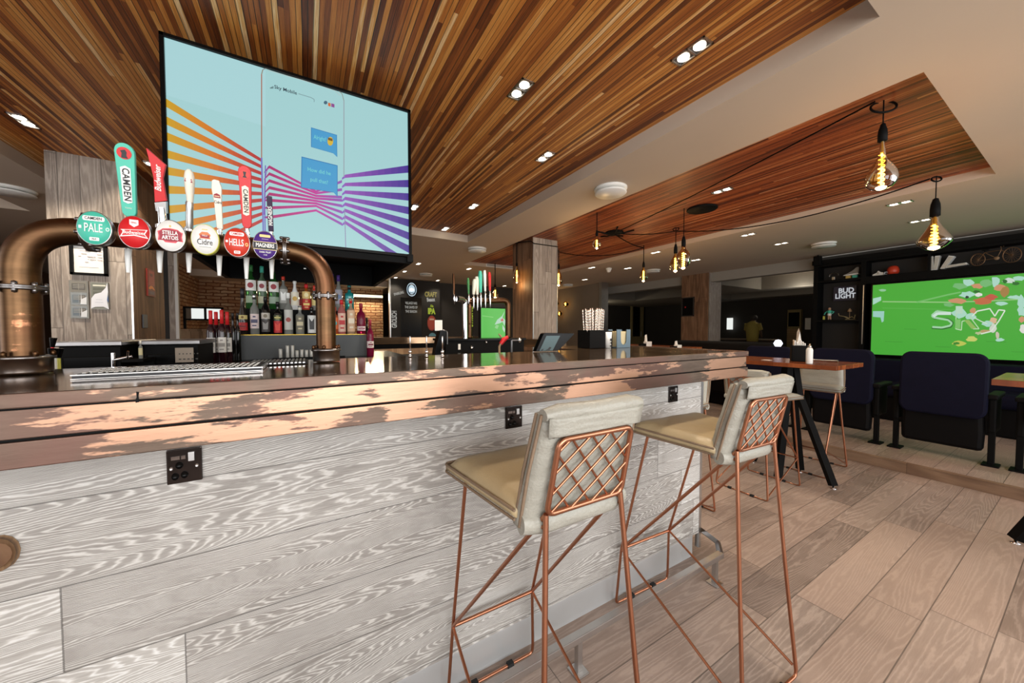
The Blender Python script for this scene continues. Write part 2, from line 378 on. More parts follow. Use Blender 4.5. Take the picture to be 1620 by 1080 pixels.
for a, b, c, d in cof2: mb.box(a, b, c, d, 2.78, 2.84)
struct('ceiling_far_room_recess', mb, M['plaster'])
struct('trim_1', MB().box(7.8, 8.0, 2.6, 9.5, 2.3, 2.5), M['plaster_grey'])
struct('wall_back', (lambda m: [m.box(a, b, -2.55, -2.4, c, d) for a, b, c, d in ((-5, 15.2, 0, .45), (-5, 15.2, 2.45, 2.64), (-5, -4.3, .45, 2.45), (-1.7, -1.1, .45, 2.45), (1.5, 2.1, .45, 2.45), (4.7, 5.1, .45, 2.45), (7.7, 15.2, .45, 2.45))] and m)(MB()), M['darkwall'])
for i, (a, b) in enumerate(((-4.3, -1.7), (-1.1, 1.5), (2.1, 4.7), (5.1, 7.7))):
    m = MB()
    for x_ in (a, (a+b)/2-.02, b-.04): m.box(x_, x_+.04, -2.5, -2.45, .45, 2.45)
    for z_ in (.45, 1.8, 2.41): m.box(a, b, -2.5, -2.45, z_, z_+.04)
    struct('window_%d' % (i+1), m, M['black'])
struct('wall_left', (lambda m: [m.box(-5.1, -5, a, b, c, d) for a, b, c, d in ((-2.4, .3, 0, 2.64), (2.9, 13, 0, 2.64), (.3, 2.9, 0, .7), (.3, 2.9, 2.45, 2.64))] and m)(MB()), M['brownwall'])
struct('wall_far', MB().box(-5, 15.2, 13, 13.15, 0, 2.8), M['darkwall'])
struct('wall_right', MB().box(15.2, 15.35, -2.4, 13, 0, 2.8), M['darkwall'])
struct('wall_screen', MB().box(7.86, 8.0, -2.4, 2.62, 0, 2.5), M['darkwall'])
struct('wall_brick', MB().box(-2.3, 1.86, 10.4, 10.6, 0, 2.5), M['brick'])
struct('wall_brick_side', MB().box(-2.3, -2.1, 8.4, 10.4, 0, 2.5), M['brick'])
struct('wall_partition', MB().box(-2.2, -.2, 8.1, 8.2, 0, 1.2).box(-2.25, -.15, 8.02, 8.28, 1.2, 1.24), M['partition'])
struct('wall_grey', MB().box(6.85, 7.0, 6.95, 10.5, 0, 2.5), M['greywall'])
struct('trim_2', MB().box(6.8, 7.05, 6.86, 6.95, 0, 2.5), M['steel'])
struct('trim_3', MB().box(-2.3, 1.86, 9.7, 10.4, 2.36, 2.5), M['plaster'])
# platform with the seats
struct('floor_platform', MB().box(4.40, 7.86, -2.4, 2.62, 0, .085), M['floor'])
struct('trim_4', MB().box(4.375, 4.40, -2.4, 2.62, 0, .083).box(4.37, 4.41, -2.4, 2.62, .083, .09), M['stepwood'])
# pillars
def pillar(name, x0, x1, y0, y1, strips, side='right'):
    p_ = MB().box(x0, x1, y0, y1, 0, 2.6)
    o = struct(name, p_, M['pillar']); 
    struct('trim_'+name[7:]+'_face', MB().box(x1-.001 if side == 'right' else x0-.006, x1+.006 if side == 'right' else x0+.001, y0+.004, y1, 0, 2.58), M['pillar_s'])
    m = MB()
    for x_ in strips: m.box(x_-.006, x_+.006, y0-.008, y0+.004, .4, 2.5 if len(strips) > 1 else 2.45)
    struct('trim_'+name[7:]+'_edge', m, M['steel']); return o
pillar('pillar_1', -1.715, -1.26, 4.15, 4.88, (-1.262,))
pillar('pillar_2', 2.85, 3.29, 4.25, 4.82, (2.852, 3.288), 'left')
pillar('pillar_3', 7.72, 8.2, 4.5, 5.15, (7.722, 8.198), 'left')
# wooden post behind the left pillar with a lit edge, and the dark doorway beside it
q0 = at('Y', 6.4, 268, 500).x; q1 = at('Y', 6.4, 281, 500).x
struct('door_1', MB().box(-2.05, q0, 6.5, 6.55, 0, 2.35), M['darkwall'])
struct('trim_5', MB().box(q0, q1-.02, 6.4, 6.6, 0, 2.5), M['pillar'])
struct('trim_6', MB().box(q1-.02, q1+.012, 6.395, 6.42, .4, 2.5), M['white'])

# ================================================================== LIGHT FITTINGS
def downlight(loc, label, rz=0, power=0, group='twin recessed spotlights', single=False):
    t = thing('recessed_spotlight', label, 'ceiling light', loc, rz, group)
    f = MB(); yy = (0,) if single else (-.042, .042); hl = .045 if single else .088
    f.box(-.04, .04, -hl, -hl+.008, -.006, .004).box(-.04, .04, hl-.008, hl, -.006, .004).box(-.04, -.032, -hl, hl, -.006, .004).box(.032, .04, -hl, hl, -.006, .004)
    if not single: f.box(-.04, .04, -.004, .004, -.006, .004)
    build('frame', f, M['steel'], t)
    build('recess', MB().box(-.033, .033, -hl+.006, hl-.006, -.001, .003), M['darksteel'], t)
    for y_ in yy: build('lens', MB().lathe([(.028, 0), (.028, -.004), (.014, -.006), (0, -.0065)], 16, (0, y_, -.001)), M['lamp'], t)
    if power:
        l = bpy.data.lights.new('spot', 'SPOT'); l.energy = power*5; l.spot_size = math.radians(115); l.spot_blend = .6; l.color = (1, .86, .68); l.shadow_soft_size = .05
        o = bpy.data.objects.new('spot', l); COL.objects.link(o); o.parent = t; o.location = (0, 0, -.03)
    return t
G1 = 'twin spotlights in the slatted wood ceiling over the bar'; G2 = 'spotlights in the plaster ceiling'
for x_, y_, lb, pw in ((1.665, 1.08, 'twin spotlight in slatted wood ceiling nearest the white soffit corner', 12),
    (1.077, 1.74, 'twin spotlight in slatted wood ceiling up and right of the hanging screen', 12),
    (1.655, 2.30, 'twin spotlight in slatted wood, left of the round white vent', 12),
    (1.62, 3.61, 'twin spotlight in slatted wood, just right of the screen edge', 12),
    (1.645, 4.6, 'smallest twin spotlight at the far edge of the slatted wood ceiling', 8),
    (-1.588, 3.65, 'twin spotlight in slatted wood above the copper arch, far left', 14),
    (1.06, 3.98, 'twin spotlight partly hidden by the right edge of the hanging screen', 8)):
    downlight((x_, y_, WZ), lb, 0, pw, G1)
p_ = at('Z', WZ, 238, 259)
downlight((p_.x, p_.y, WZ), 'lone small spotlight in slatted wood beside the red lettered tap handle', 0, 8, G1, True)
downlight((3.48, 1.92, WZ-.03), 'unlit-looking twin spotlight in the red slatted panel by the black disc', .1, 5, 'spotlight in the red slatted ceiling panel')
for x_, y_, lb, pw in ((5.17, 1.09, 'twin spotlight on grey ceiling, left of the diamond-shaped bulb cord', 2.5), (6.2, 1.14, 'twin spotlight on grey ceiling hidden partly by the diamond bulb', 1.5),
    (5.118, 2.47, 'twin spotlight on grey ceiling right of the big pair of round bulbs', 2), (6.06, 2.47, 'twin spotlight on grey ceiling beside the half-shadowed vent', 1.2),
    (4.968, 3.795, 'twin spotlight on grey ceiling just above the lone teardrop bulb', 2), (5.734, 5.045, 'twin spotlight beyond the lone teardrop bulb, left of it', 3),
    (5.04, 5.367, 'twin spotlight on the ceiling right of the grey pillar, upper one', 4), (6.08, 6.72, 'twin spotlight on the ceiling right of the grey pillar, lower one', 3),
    (1.87, 6.75, 'bright spotlight on brown ceiling right of the black screen box', 5), (1.85, 7.77, 'bright spotlight on brown ceiling above the round bear badge', 5),
    (2.93, 6.77, 'twin spotlight on brown ceiling left of the distant tap handles', 5), (2.92, 8.75, 'small spotlight over the craft beer lettering', 5),
    (1.88, 8.8, 'small spotlight over the left top corner of the chalkboard', 5), (4.94, 8.85, 'small spotlight on brown ceiling beside the middle pillar', 3), (6.13, 3.83, 'single spotlight behind the pair of round bulbs', 3)):
    downlight((x_, y_, CZ), lb, 0, pw, G2)
p_ = at('Z', CZ, 474, 461)
def vent(loc, label, r=.145):
    t = thing('ceiling_vent', label, 'ceiling vent', loc, 0, 'round white ceiling vents')
    build('collar', MB().lathe([(r, 0), (r, -.012), (r*.9, -.022), (r*.72, -.024)], 32), M['white'], t)
    build('core', MB().lathe([(r*.72, -.02), (r*.72, -.034), (.0, -.034)], 24), M['black'], t)
    build('disc', MB().lathe([(0, -.036), (r*.95, -.036), (r*.97, -.044), (r*.9, -.052), (0, -.056)], 32), M['white'], t)
for x_, y_, lb in ((2.387, 2.306, 'large round white ceiling vent between the two slatted wood panels'), (2.323, 5.037, 'round white vent on the soffit left of the middle pillar'),
    (2.353, 7.874, 'round vent on the brown ceiling above the chalkboard wall'), (-2.287, 5.049, 'round white vent at the far left above the copper arch'),
    (6.6, 2.15, 'round vent with one side in shadow over the seats'), (6.379, 4.93, 'flat round vent behind the lone teardrop bulb'), (6.339, 7.7, 'smallest round vent beside the middle pillar')):
    vent((x_, y_, CZ), lb)
# black ceiling speaker disc and the cable hub
t = thing('ceiling_speaker', 'flat black round disc under the red slatted ceiling panel', 'speaker', (3.80, 2.31, WZ-.03))
build('disc', MB().lathe([(.15, 0), (.155, -.012), (.145, -.02), (0, -.02)], 32), M['black'], t); build('mount', MB().lathe([(.02, 0), (.02, .03)], 8, (0, 0, -.022)), M['black'], t)
p_ = at('Z', WZ-.04, 972, 368); hub = Vector((p_.x, p_.y, WZ-.045))
t = thing('cable_hub', 'black round junction where the lamp cables meet on the red slats', 'cable junction', hub)
build('plate', MB().lathe([(.12, .015), (.12, 0), (.1, -.012), (0, -.014)], 24), M['black'], t)
m = MB()
for k in range(5): a_ = k*1.25+.3; m.tube([(0, 0, 0), (.13*math.cos(a_), .13*math.sin(a_), -.012), (.26*math.cos(a_), .26*math.sin(a_), .01)], .01, 6)
build('clamp', m, M['black'], t)
# pendant filament bulbs: attachment, rows of socket top / bulb top / bulb bottom, bulb width in px, shape
BS = {'pear': [(0, .1), (.03, .1), (.1, .13), (.2, .2), (.32, .24), (.4, .38), (.52, .68), (.66, .93), (.78, 1), (.88, .9), (.95, .66), (.99, .3), (1, 0)],
 'diamond': [(0, .2), (.1, .22), (.2, .26), (.35, .45), (.5, .7), (.64, .92), (.72, 1), (.78, .97), (.88, .72), (.96, .42), (1, .0)],
 'round': [(0, .3), (.08, .3), (.14, .4), (.25, .7), (.38, .92), (.52, 1), (.68, .95), (.82, .75), (.93, .45), (.98, .2), (1, 0)],
 'drop': [(0, .2), (.06, .22), (.15, .34), (.3, .58), (.45, .82), (.6, .97), (.7, 1), (.82, .85), (.92, .52), (1, 0)]}
def pendant(x_, y_, z_, y0, y1, y2, w, shape, label, loop=None, power=4):
    zs, zt, zb = (zat(x_, y_, v) for v in (y0, y1, y2)); d_ = depth((x_, y_, zb))
    px = 810+F*(Vector((x_, y_, zb))-_C).dot(_R)/d_; cs = math.cos(math.atan((px-810)/F)); r = w/2*d_/F*cs; power *= 1.6
    t = thing('pendant_lamp', label, 'pendant lamp', (x_, y_, z_), 0, 'amber filament bulbs on black cords')
    f = lambda v: v-z_
    build('cord', MB().tube([(0, 0, 0), (0, 0, f(zs)+.01)], .0035*max(1, d_*.35), 6), M['black'], t)
    h = zs-zt; rs = max(.011, r*.3)
    build('socket', MB().lathe([(.004, f(zs)+.02), (rs*.55, f(zs)+.012), (rs*.62, f(zs)), (rs*.9, f(zs)-h*.25), (rs, f(zs)-h*.55), (rs, f(zt)-.004), (rs*.6, f(zt)-.008)], 16), M['black'], t)
    pr_ = [(max(r*b, .0001), f(zt)-(zt-zb)*a) for a, b in BS[shape]]
    build('glass_bulb', MB().lathe(pr_, 28), M['amber'], t)
    m = MB(); rr = r*.17; L0, L1 = f(zt)-(zt-zb)*.26, f(zb)+(zt-zb)*.1; turns = 7; pts = []
    for k in range(turns*10+1): a_ = k*2*PI/10; pts.append((rr*math.cos(a_), rr*math.sin(a_), L0+(L1-L0)*k/(turns*10)))
    m.tube(pts, max(.0022, r*.055), 5); m.tube([(0, 0, L0), (0, 0, L1)], max(.002, r*.06), 5); build('filament', m, M['filament'], t)
    build('stem', MB().tube([(0, 0, f(zt)), (0, 0, L0+.004)], rs*.35, 8), M['cream'], t)
    if loop: build('hook', MB().tube([(loop*.8*math.cos(a)+.25*loop*math.sin(a), -loop*.5*math.cos(a)+.3*loop*math.sin(a), loop*math.sin(a)*.6+.2*loop*math.cos(a)-loop*.35-.012) for a in [2*PI*k/24 for k in range(24)]], .006, 6, closed=True), M['black'], t)
    l = bpy.data.lights.new('bulb_glow', 'POINT'); l.energy = power; l.color = (1, .66, .3); l.shadow_soft_size = r*.8
    o = bpy.data.objects.new('bulb_glow', l); COL.objects.link(o); o.parent = t; o.location = (0, 0, f(zb)-.03)
    return Vector((x_, y_, z_))
WZ2 = WZ-.03
A = [pendant(2.945, .70, WZ2, 200, 222, 301, 56, 'pear', 'largest pear-shaped amber bulb hanging from a coiled ring of black cable', .075, 4),
 pendant(4.53, .75, 2.5, 317, 341, 396, 61, 'diamond', 'wide diamond-shaped amber bulb hanging in front of the bicycle shelf', .04, 4),
 pendant(3.63, 2.41, WZ2, 376, 390, 426, 24, 'round', 'round amber bulb, nearer of the close pair under the black disc', None, 4),
 pendant(4.2, 2.9, WZ2, 388, 400, 431, 20, 'drop', 'teardrop amber bulb tucked behind the round one', .04, 3),
 pendant(4.65, 3.77, WZ2, 415, 422, 446, 14, 'drop', 'lone teardrop amber bulb left of the pair', None, 3),
 pendant(2.893, 3.0, WZ2, 366, 374, 394, 14, 'round', 'small round amber bulb highest under the red slatted panel', None, 3),
 pendant(3.67, 4.70, WZ2, 418, 425, 453, 13, 'drop', 'amber bulb hanging right beside the middle pillar edge', None, 4),
 pendant(2.755, 4.55, WZ2, 416, 421, 448, 12, 'round', 'long-filament amber bulb in front of the middle pillar', .03, 1),
 pendant(3.3, 6.3, WZ2, 450, 454, 472, 12, 'diamond', 'amber bulb behind the distant tap handles', None, 3)]
def cable(name, pts, label, r=.007):
    tag(build(name, MB().tube(pts, r, 6), M['black']), label, 'cable', 'swagged black lamp cables')
def sag(a, b, s, n_=18): return [Vector(a).lerp(Vector(b), k/n_)-Vector((0, 0, s*4*(k/n_)*(1-k/n_))) for k in range(n_+1)]
cable('cable', sag(A[0]+Vector((-.07, .02, -.02)), hub, .02), 'taut black cable from the largest bulb to the ceiling junction', .005)
cable('cable', sag(A[1]+Vector((-.03, .03, -.02)), A[3]+Vector((0, 0, -.05)), .13)+sag(A[3]+Vector((0, 0, -.05)), hub, .03)[1:], 'black cable sagging under the grey ceiling from the diamond bulb', .006)
cable('cable', sag(hub+Vector((0, 0, -.01)), A[4]+Vector((0, 0, -.04)), .03)+sag(A[4]+Vector((0, 0, -.04)), A[6]+Vector((.02, 0, -.04)), .09)[1:], 'black cable running from the junction past the lone teardrop bulb')
cable('cable', [A[7]+Vector((.01, -.02, -.03)), (2.80, 4.23, 2.5), (2.86, 4.235, 2.475), (3.29, 4.235, 2.48), (3.4, 4.4, 2.5), A[6]+Vector((0, 0, -.05))], 'short black cable across the face of the middle pillar')
# three small amber wall lamps on the grey wall
for (px, py), lb in (((897, 481), 'upper amber glass wall lamp on the grey wall'), ((887, 496), 'lower amber glass wall lamp on the grey wall'), ((882, 480), 'amber glass wall lamp nearest the middle pillar edge')):
    p_ = at('X', 6.82, px, py); t = thing('wall_lamp', lb, 'wall lamp', p_, 0, 'amber wall lamps')
    build('back_plate', MB().lathe([(.04, .03), (.04, .0)], 12, axis='X'), M['black'], t)
    build('globe', MB().lathe([(0, -.11), (.05, -.1), (.075, -.06), (.06, -.02), (.03, 0)], 14, axis='X', sx=1, sy=1.3), M['amber'], t)
    build('filament', MB().tube([(-.06, 0, -.04), (-.06, 0, .04)], .012, 6), M['filament'], t)
    l = bpy.data.lights.new('bulb_glow', 'POINT'); l.energy = 1.2; l.color = (1, .66, .3); l.shadow_soft_size = .03
    o = bpy.data.objects.new('bulb_glow', l); COL.objects.link(o); o.parent = t; o.location = (-.16, 0, 0)

# ================================================================== THE BAR
BX = 1.82; RY = 1.75
bar = thing('bar_counter', 'long bar clad in whitewashed oak planks under a copper edged top', 'bar counter', (0, 1.08, 0))
L_ = lambda m: [setattr(m, 'v', [(v[0], v[1]-1.08, v[2]) for v in m.v]), m][1]
build('plank_front', L_(MB().box(-2.2, BX-.022, 1.08, 1.12, .132, 1.0)), M['oakfront'], bar)
build('plank_end', L_(MB().box(BX-.04, BX-.022, 1.12, RY, .132, 1.0)), M['oakfront'], bar)
build('corner_post', L_(MB().box(BX-.022, BX-.004, 1.078, 1.1, .05, 1.0)), M['steel'], bar)
build('kick_plate', L_(MB().box(-2.2, BX-.045, 1.10, 1.115, 0, .131).box(BX-.06, BX-.05, 1.12, RY, 0, .131)), M['kick'], bar)
build('carcass', L_(MB().box(-2.2, BX-.045, 1.122, 1.38, .0, 1.0).box(1.3, BX-.062, 1.38, RY-.02, 0, 1.0)), M['black'], bar)
top = thing('copper_counter', 'polished dark copper bar top with stepped patinated copper edging', 'bar top', (0, .88, 1.0))
Lt = lambda m: [setattr(m, 'v', [(v[0], v[1]-.88, v[2]-1.0) for v in m.v]), m][1]
build('slab', Lt(MB().box(-2.2, BX+.01, .884, 1.42, 1.001, 1.116).box(1.25, BX+.01, 1.42, RY+.05, 1.001, 1.116)), M['bartop'], top)
build('gap_shade_filler', Lt(MB().box(-2.2, BX+.0115, .8825, .8838, 1.0, 1.117).box(BX+.0101, BX+.0112, .8838, RY+.05, 1.0, 1.117)), M['black'], top)  # black filler behind the edgings, painting shade into the gaps between them
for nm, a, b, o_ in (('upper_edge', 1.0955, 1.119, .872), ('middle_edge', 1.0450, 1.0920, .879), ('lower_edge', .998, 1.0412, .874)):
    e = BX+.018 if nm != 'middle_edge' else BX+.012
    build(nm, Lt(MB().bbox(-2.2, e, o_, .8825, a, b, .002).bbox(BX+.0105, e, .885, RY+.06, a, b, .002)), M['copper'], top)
# foot rail
fr = thing('foot_rail', 'square steel foot rail running along the foot of the bar', 'foot rail', (0, .92, 0))
m = MB(); a, b = .118, .142
m.bbox(-2.2, 1.72, -.014, .014, a, b, .002)
m2 = MB().tube([(1.715, 0, .13), (1.80, .06, .13), (1.86, .24, .13), (1.86, .55, .13)], .015, 4); m2.sm = [False]*len(m2.sm)
build('rail', m, M['steel'], fr); build('return_rail', m2, M['darksteel'], fr)
for x_ in (.816, 1.675, -.05, -.95, -1.8):
    p_ = build('post', MB().box(x_-.01, x_+.01, -.008, .012, .006, .12), M['steel'], fr)
    build('foot_plate', MB().bbox(x_-.028, x_+.028, -.025, .03, 0, .006, .002).lathe([(.006, .006), (.006, .009), (0, .01)], 8, (x_+.018, .018, 0)), M['steel'], p_)
# wall sockets on the bar front
def socket(x0, x1, z0, z1, label, flip=False):
    t = thing('power_socket', label, 'power socket', ((x0+x1)/2, 1.08, (z0+z1)/2), 0, 'black nickel power sockets on the bar front')
    w, h = (x1-x0), (z1-z0); sx = w/.086
    build('plate', MB().bbox(-w/2, w/2, -.006, 0, -h/2, h/2, .003), M['nickel'], t)
    for u in (-.36, .36): build('screw', MB().lathe([(.0045, -.0075), (.004, -.006)], 10, (u*w, 0, -.003), 'Y', sx), M['steel'], t)
    build('switch', MB().bbox(.12*w, .3*w, -.010, -.005, .12*h, .38*h, .001), M['steel'], t)
    build('usb_port', MB().box(-.36*w, -.12*w, -.0072, -.005, .2*h, .3*h).box(-.08*w, .04*w, -.0072, -.005, .2*h, .3*h), M['chrome'], t)
    m = MB()
    for u, v in ((-.14, .03), (-.26, -.28), (0, -.26)): m.lathe([(.0085, -.0072), (.0085, -.005)], 12, (u*w, 0, v*h), 'Y', sx*1.1)
    build('socket_hole', m, M['blackgloss'], t)
socket(-.282, -.22, .866, .946, 'black nickel socket on the planks at left, under the bright copper')
socket(.605, .674, .866, .945, 'black nickel socket above the nearer bar stool seat')
socket(1.523, 1.592, .864, .943, 'black nickel socket nearest the right end of the bar')
# wooden hook at the far left
t = thing('bag_hook', 'gnarled brown hook on the planks at the very left edge', 'hook', at('Y', 1.075, -2, 876))
build('knob', MB().lathe([(.024, -.004), (.024, -.012), (.014, -.018), (.016, -.026), (.0, -.03)], 14, (0, .0, 0), 'Y', .8), M['pillar_s'], t)
build('backing', MB().lathe([(.032, .004), (.03, -.006)], 14, (0, 0, 0), 'Y', .8, 1.1), M['partition'], t)

# ------------------------------------------------------------------ bar stools
def pad(quad, th, puff, nu=14, nv=14, edge=.18, wr=.003, seed=1):
    """quilted pad over a bilinear quad (4 corners), thickness along the quad normal"""
    a, b, c, d = [Vector(q) for q in quad]; nrm = (b-a).cross(d-a).normalized(); rnd = random.Random(seed); mb = MB(); top_, bot = [], []
    ph = [rnd.uniform(0, 6) for _ in range(6)]
    for j in range(nv+1):
        for i in range(nu+1):
            u, v = i/nu, j/nv; p = (a*(1-u)+b*u)*(1-v)+(d*(1-u)+c*u)*v
            eu = min(u, 1-u)/edge; ev = min(v, 1-v)/edge; e = min(1, eu)*(2-min(1, eu)), min(1, ev)*(2-min(1, ev)); k = (e[0]*e[1])**.55
            w = wr*(math.sin(u*17+ph[0]+3*math.sin(v*5+ph[1]))+.7*math.sin(v*23+ph[2]+2*math.sin(u*7+ph[3])))*(1-.6*k)
            top_.append(p+nrm*(th*.16+(th*.34+puff)*k+w*k)); bot.append(p-nrm*(th*.16+(th*.34)*k))
    n1 = len(top_); W1 = nu+1; fs = []
    for j in range(nv):
        for i in range(nu):
            q = (j*W1+i, j*W1+i+1, (j+1)*W1+i+1, (j+1)*W1+i); fs.append(q); fs.append(tuple(n1+t for t in q[::-1]))
    bd = [i for i in range(W1)]+[j*W1+nu for j in range(1, nv+1)]+[nv*W1+i for i in range(nu-1, -1, -1)]+[j*W1 for j in range(nv-1, 0, -1)]
    for k in range(len(bd)): i0, i1 = bd[k], bd[(k+1) % len(bd)]; fs.append((i0, n1+i0, n1+i1, i1))
    return mb.add(top_+bot, fs, True)
def stool(name_label, loc, rz, sc=(1, 1, 1), group='leather and copper wire bar stools'):
    t = thing('bar_stool', name_label, 'bar stool', loc, rz, group, sc); r = .0064
    c = M['coppertube']
    BLr, BRr = (-.11, -.209, .829), (.11, -.209, .829)
    for s in (-1, 1):
        build('leg', MB().tube([(s*.11, -.209, .829), (s*.135, -.24, .41), (s*.16, -.271, .03)], r, 8), c, t)
        build('leg', MB().tube([(s*.165, .10, .805), (s*.153, .247, .26), (s*.165, .26, .04)], r*.85, 8), c, t)
        build('brace', MB().tube([(s*.11, -.209, .829), (s*.153, .247, .26)], r*.9, 8), c, t)
        build('lower_brace', MB().tube([(s*.153, .247, .26), (s*.158, -.262, .04)], r*.75, 8), c, t)
    build('footrest', MB().tube([(-.153, .247, .26), (.153, .247, .26)], r*.95, 8), c, t)
    b_ = build('front_runner', MB().tube(fillet([(-.165, .26, .045), (-.165, .264, .008), (.165, .264, .008), (.165, .26, .045)], .03), r*.85, 8), c, t)
    for s in (-.07, .07): build('glide', MB().bbox(s-.012, s+.012, .254, .274, .0, .017, .003), M['rubber'], b_)
    b_ = build('rear_runner', MB().tube(fillet([(-.16, -.27, .045), (-.16, -.271, .008), (.16, -.271, .008), (.16, -.27, .045)], .03), r*.85, 8), c, t)
    for s in (-.07, .07): build('glide', MB().bbox(s-.012, s+.012, -.281, -.261, .0, .017, .003), M['rubber'], b_)
    build('seat_frame', MB().tube(fillet([(-.112, -.205, .80), (-.17, .12, .802), (.17, .12, .802), (.112, -.205, .80)], .03), r*.8, 8).tube([(-.11, -.209, .826), (-.112, -.18, .80)], r*.8, 6).tube([(.11, -.209, .826), (.112, -.18, .80)], r*.8, 6), c, t)
    # lattice back: frame and crossed wires, pushed slightly behind the pad
    P = lambda u, v: Vector(((.11+(.104-.11)*v)*(2*u-1), -.211-(.246-.209)*v, .829+(.998-.829)*v))
    q = [P(0, 0), P(0, 1), P(1, 1), P(1, 0)]
    build('back_frame', MB().tube(fillet([P(.5, 0)]+q+[P(.5, 0)], .022, 6), r, 8, cap=False), c, t)
    m = MB()
    for k in range(-5, 9):
        for sg in (1, -1):
            pts = []
            u0 = k*.265+.02
            for s_ in [i/60 for i in range(61)]:
                v = s_; u = u0+(v*.92 if sg > 0 else -v*.66)
                if -.001 <= u <= 1.001: pts.append(P(u, v)+Vector((0, -.002*sg, 0)))
            if len(pts) > 3: m.tube([pts[0], pts[-1]], .0029, 6)
    build('wire_lattice', m, c, t)
    # seat cushion
    zs = .822
    sq = [(-.158, -.165, zs), (.152, -.165, zs), (.205, .155, zs+.004), (-.205, .155, zs+.004)]
    s_ = build('seat_cushion', pad(sq, .05, .006, 16, 16, .12, .0012, 3), M['seatleather'], t)
    m = MB(); pq = [Vector(v) for v in sq]
    for dz in (.009, -.011):
        loop = [pq[0]+Vector((-.003, 0, dz)), pq[3]+Vector((-.004, .004, dz)), pq[2]+Vector((.004, .004, dz)), pq[1]+Vector((.003, 0, dz))]
        m.tube(fillet(loop, .02), .0035, 6)
    build('piping', m, M['seam'], s_)
    # back cushion: from the seat up over the frame, rolled top, flap behind
    bq = [(.150, -.158, .796), (-.156, -.158, .796), (-.136, -.221, 1.05), (.136, -.221, 1.05)]
    bk = build('back_cushion', pad(bq, .056, .004, 18, 18, .1, .0022, 5), M['leather'], t)
    build('rolled_top', MB().tube([(-.137, -.237, 1.05), (-.1, -.239, 1.053), (0, -.2395, 1.051), (.1, -.239, 1.054), (.137, -.237, 1.05)], [.0125, .0175, .0165, .0175, .0125], 14, flat=(1.25, 1)), M['leather'], bk)
    fq = [(-.134, -.2545, 1.046), (.134, -.2545, 1.046), (.131, -.2475, 1.004), (-.131, -.2475, 1.004)]
    build('back_flap', pad([fq[0], fq[3], fq[2], fq[1]], .007, .002, 12, 10, .1, .0018, 8), M['leather'], bk)
    # lower curve of the pad behind and under the seat
    build('pad_curve', MB().tube([(-.152, -.175, .803), (-.1, -.18, .800), (.1, -.18, .800), (.146, -.175, .803)], [.02, .025, .025, .02], 14, flat=(1, 1.1)), M['leather'], bk)
    for s in (-1, 1):
        m = MB()
        for dy in (.009, -.010): m.tube([(s*.152, -.160+dy, .795), (s*.149, -.19+dy, .92), (s*.1375, -.223+dy, 1.05)], .0038, 6)
    
        build('side_piping', m, M['seam'], bk)
    return t
s0 = stool('nearer bar stool, copper wire lattice back toward us, at the bar front', (.542, .798, 0), -.012)
for lb, loc, rz, sc in (('second bar stool at the bar front, nearest the copper corner', (1.314, .797, 0), -.053, (1, 1, 1)),
        ('bar stool at the high table, lattice back half hidden by the bar corner', (3.045, 1.36, 0), -PI/2, (1.12, .93, .87)),
        ('bar stool on the far side of the high table, smooth pad facing us', (3.87, 1.31, 0), PI/2, (1.12, .86, .87)),
        ('bar stool behind the bar end, mostly hidden, only pad edge and foot showing', (2.07, 1.45, 0), PI/2, (1, .95, .9))):
    c = copy_tree(s0); c['label'] = lb
    if 'table' in lb or 'behind' in lb:
        for o_ in kids(c):
            if o_.name.startswith('seat_cushion'): o_.data = o_.data.copy(); o_.data.materials[0] = M['leather']
    c.location = loc; c.rotation_euler = (0, 0, rz); c.scale = sc

# ------------------------------------------------------------------ pictures made of flat inked shapes on a surface
def picture(name, T, polys, mat, parent=None, dz=.0004):
    mb = MB()
    dz = min(dz, .004/max(1, len(polys)))
    for k, (pts, col) in enumerate(polys):
        mb.poly([T @ Vector((u, v, dz*(k+1))) for u, v in pts], lin(col))
    o = build(name, mb, mat, parent)
    bm = bmesh.new(); bm.from_mesh(o.data); bmesh.ops.triangulate(bm, faces=bm.faces[:]); bm.to_mesh(o.data); bm.free(); return o
def R4(x0, y0, x1, y1): return [(x0, y0), (x1, y0), (x1, y1), (x0, y1)]
def mixc(a, b, t): return tuple(a[i]*(1-t)+b[i]*t for i in range(3))

# ================================================================== HANGING SCREEN BOX OVER THE BAR
TY = 2.1
t = thing('hanging_screen', 'big bright television hanging over the bar, showing a phone and coloured ribbons', 'television', (0, TY, 1.62))
tz = 1.62
def tv(px, py): p = at('Y', TY, px, py); return (p.x, p.z-tz)
x0, z1 = tv(252, 54); x1, z0 = tv(651, 404); z1 = .882; z0 = .03
build('cabinet', MB().box(x0, x1, .006, .04, z0-.035, z1).box(x0, x1, 1.27, 1.3, z0-.035, z1).box(x0, x0+.03, .04, 1.27, z0-.035, z1).box(x1-.03, x1, .04, 1.27, z0-.035, z1).box(x0+.03, x1-.03, .04, 1.27, .17, .2).box(x0, x1, .006, 1.3, z1-.02, z1-.0005), M['black'], t)
m = MB(); b = .016
m.box(x0, x1, -.012, .006, z1-b, z1).box(x0, x1, -.012, .006, z0, z0+b).box(x0, x0+b, -.012, .006, z0, z1).box(x1-b, x1, -.012, .006, z0, z1)
m.box(x1-.028, x1+.006, -.016, .04, z0-.03, z0+.016)
build('bezel', m, M['blackgloss'], t, bevel=.0015)
sx0, sx1, sz0, sz1 = x0+b, x1-b, z0+b, z1-b
